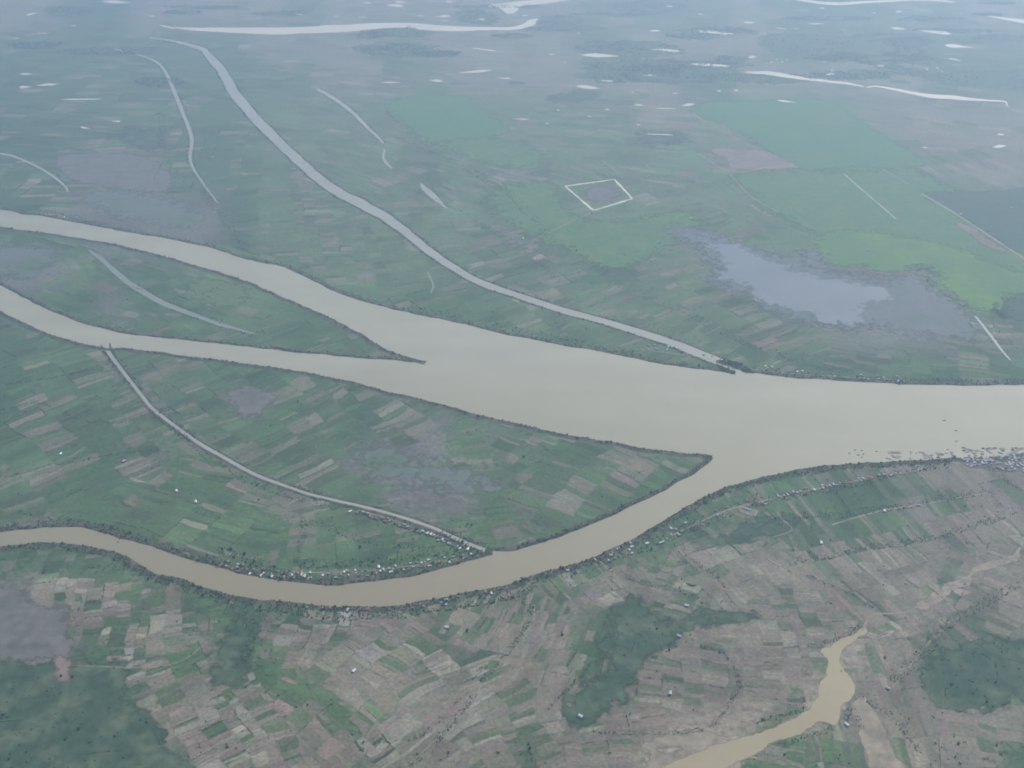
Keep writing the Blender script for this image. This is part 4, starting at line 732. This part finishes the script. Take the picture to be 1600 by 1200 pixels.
# a pale compound on the right bank
cp = at(1168, 799)
e = link('walled_yard', None, label='pale walled yard with a long building on the right bank', category='yard'); e.location = (*cp, .3)
def boxmesh(name, dims, mat):
    bm = bmesh.new()
    for (x0, x1, y0, y1, z0, z1) in dims:
        vs = [bm.verts.new(p) for p in ((x0, y0, z0), (x1, y0, z0), (x1, y1, z0), (x0, y1, z0), (x0, y0, z1), (x1, y0, z1), (x1, y1, z1), (x0, y1, z1))]
        for f in ((0, 3, 2, 1), (4, 5, 6, 7), (0, 1, 5, 4), (1, 2, 6, 5), (2, 3, 7, 6), (3, 0, 4, 7)): bm.faces.new([vs[i] for i in f])
    me = bpy.data.meshes.new(name); bm.to_mesh(me); bm.free(); me.materials.append(mat); return me
link('yard_floor', boxmesh('yard_floor', [(-38, 38, -18, 18, 0, .6)], M_TRACK), e)
link('wall', boxmesh('wall', [(-40, 40, -20, -18.5, 0, 2.4), (-40, 40, 18.5, 20, 0, 2.4), (-40, -38.5, -18.4, 18.4, 0, 2.4), (38.5, 40, -18.4, 18.4, 0, 2.4)], M_DYKE), e)
hb, hr = house_parts(34, 9, 3.6, 3); hb.materials.append(M_PALEWALL); hb.materials.append(M_DARK); hb.materials.append(M_PALEWALL); hr.materials.append(M_ZINC)
o = link('building', hb, e); o.location = (-5, 11, .5); link('roof', hr, o)
e.rotation_euler.z = math.radians(-28)

# ------------------------------------------------------------------ boats, floating houses and fish pens off the town
def hull_bm(L, B, D):
    bm = bmesh.new(); n = 10; prof = []
    for i in range(n+1):
        t = i/n*2-1; b = B/2*(1-abs(t)**2.4)+.04; sh = .5*D*abs(t)**3
        prof.append([bm.verts.new((t*L/2, -b, D+sh)), bm.verts.new((t*L/2*.93, -b*.6, -.15)), bm.verts.new((t*L/2*.93, b*.6, -.15)), bm.verts.new((t*L/2, b, D+sh)), bm.verts.new((t*L/2*.97, b*.8, D*.45+sh*.8)), bm.verts.new((t*L/2*.97, -b*.8, D*.45+sh*.8))])
    for i in range(n):
        for j in range(6): bm.faces.new((prof[i][j], prof[i+1][j], prof[i+1][(j+1) % 6], prof[i][(j+1) % 6]))
    bm.faces.new(prof[0]); bm.faces.new(prof[-1][::-1]); bmesh.ops.recalc_face_normals(bm, faces=bm.faces); me = bpy.data.meshes.new('hull'); bm.to_mesh(me); bm.free(); me.materials.append(M_WOOD); return me
hull_me = hull_bm(13, 2.8, 1.1)
cab_me = boxmesh('cabin', [(-2.5, 2.5, -.95, .95, .5, 2.2)], M_PALEWALL)
def arch_roof(L, B, z):
    bm = bmesh.new(); R0 = []; n = 8
    for x in (-L/2, L/2):
        R0.append([[bm.verts.new((x, math.cos(a)*B/2*s, z+math.sin(a)*.9*s)) for a in np.linspace(0, math.pi, n)] for s in (1, .93)])
    for i in range(n-1):
        bm.faces.new((R0[0][0][i], R0[1][0][i], R0[1][0][i+1], R0[0][0][i+1])); bm.faces.new((R0[0][1][i+1], R0[1][1][i+1], R0[1][1][i], R0[0][1][i]))
        for e_ in (0, 1): bm.faces.new((R0[e_][0][i], R0[e_][0][i+1], R0[e_][1][i+1], R0[e_][1][i]))
    bmesh.ops.recalc_face_normals(bm, faces=bm.faces); me = bpy.data.meshes.new('canopy'); bm.to_mesh(me); bm.free(); me.materials.append(M_THATCH); return me
can_me = arch_roof(6, 2.4, 2.15)
def boat(px, py, ang, lab, grp=None, s=1.0):
    p = at(px, py, 1.0); e = bpy.data.objects.new('boat', None); ROOT.objects.link(e); e.location = (*p, 1.05); e.rotation_euler.z = ang; e.scale = (s,)*3
    e['label'] = lab; e['category'] = 'boat'
    if grp: e['group'] = grp
    for nm, me in (('hull', hull_me), ('cabin', cab_me), ('canopy', can_me)):
        c = bpy.data.objects.new(nm, me); ROOT.objects.link(c); c.parent = e
for x, y, lab in ((1475,657,'dark boat farthest out on the wide river off the town'),(1493.5,673,'pale roofed boat in the middle of the line off the town'),(1494,689.5,'dark boat nearest the town in the line of three'),(1545,700,'boat just outside the floating houses'),(1341,711,'boat close to shore left of the fish pens')): boat(x, y, rng.uniform(-.5, .5), lab, None, 1.2)
raft_me = boxmesh('raft', [(-7, 7, -4.5, 4.5, -.3, .5)], M_WOOD)
fb, fr = house_parts(11, 6.5, 2.6, 2, .52)
FH = {}
for rn in ('zinc', 'thatch', 'white'):
    b, r = fb.copy(), fr.copy(); b.materials.append(M_WALL); b.materials.append(M_DARK); b.materials.append(M_WOOD); r.materials.append(ROOFS[rn]); FH[rn] = (b, r)
def floating(px, py, ang, rn, lab, grp):
    p = at(px, py, 1.0); e = bpy.data.objects.new('floating_house', None); ROOT.objects.link(e); e.location = (*p, 1.05); e.rotation_euler.z = ang
    e['label'] = lab; e['category'] = 'floating house'; e['group'] = grp
    for nm, me in (('raft', raft_me), ('body', FH[rn][0])):
        c = bpy.data.objects.new(nm, me); ROOT.objects.link(c); c.parent = e
    d = bpy.data.objects.new('roof', FH[rn][1]); ROOT.objects.link(d); d.parent = c
def pen_mesh(w_, d_):
    dims = []
    for y in np.linspace(-d_/2, d_/2, 3): dims.append((-w_/2, w_/2, y-.6, y+.6, -.2, .7))
    for x in np.linspace(-w_/2, w_/2, 4): dims += [(x-.6, x+.6, -d_/2+.62, -.62, -.2, .65), (x-.6, x+.6, .62, d_/2-.62, -.2, .65)]
    return boxmesh('fish_pen', dims, M_WOOD)
pen_me = pen_mesh(26, 16)
def clus(n, x0, x1, y0, y1, f):
    out = []; t = 0
    while len(out) < n and t < 4000:
        t += 1; x, y = rng.uniform(x0, x1), rng.uniform(y0, y1)
        if all(abs(x-a)*1.2+abs(y-b)*2 > 6 for a, b in USED): USED.append((x, y)); out.append((x, y)); f(x, y)
USED = []
def fpen(x, y):
    p = at(x, y, 1.0); o = link('fish_pen', pen_me, label='dark timber fish pen floating off the town bank', category='fish pen', group='fish pens floating off the town bank'); o.location = (*p, 1.05); o.rotation_euler.z = rng.uniform(-.6, .6)
def ffl(x, y):
    rn = ['zinc', 'thatch', 'white'][int(rng.choice(3, p=(.45, .35, .2)))]; nm = {'zinc': 'grey roofed', 'thatch': 'brown roofed', 'white': 'white roofed'}[rn]
    floating(x, y, rng.uniform(-.4, .4), rn, f'{nm} floating house moored off the riverside town', f'{nm} floating houses off the town')
def fbt(x, y): boat(x, y, rng.uniform(-.7, .7), 'slim dark boat moored among the floating houses', 'boats moored among the floating houses')
clus(4, 1386, 1408, 706, 717, fpen); clus(3, 1388, 1410, 706, 718, ffl); clus(5, 1440, 1488, 706, 716, fpen); clus(8, 1440, 1490, 706, 716, ffl)
clus(9, 1505, 1600, 701, 711, fpen); clus(24, 1505, 1600, 699, 712, ffl); clus(16, 1320, 1600, 703, 719, fbt)

# ------------------------------------------------------------------ haze
hz = boxmesh('haze', [(-60000, 60000, -60000, 60000, -1.0, 3020)], None) if False else None
bm = bmesh.new(); bmesh.ops.create_cube(bm, size=1)
for v in bm.verts: v.co = (v.co.x*120000, v.co.y*120000, -1 if v.co.z < 0 else 3020)
hz = bpy.data.meshes.new('haze'); bm.to_mesh(hz); bm.free()
mh = bpy.data.materials.new('haze_air'); mh.use_nodes = True; t = mh.node_tree; t.nodes.remove(t.nodes['Principled BSDF'])
pvn = t.nodes.new('ShaderNodeVolumePrincipled'); pvn.inputs['Color'].default_value = (*HAZE_C, 1); pvn.inputs['Density'].default_value = HAZE_D; pvn.inputs['Anisotropy'].default_value = 0.55
t.links.new(pvn.outputs[0], t.nodes['Material Output'].inputs['Volume']); hz.materials.append(mh)
link('haze', hz, kind='stuff', label='pale blue haze thickening towards the far plain', category='haze')
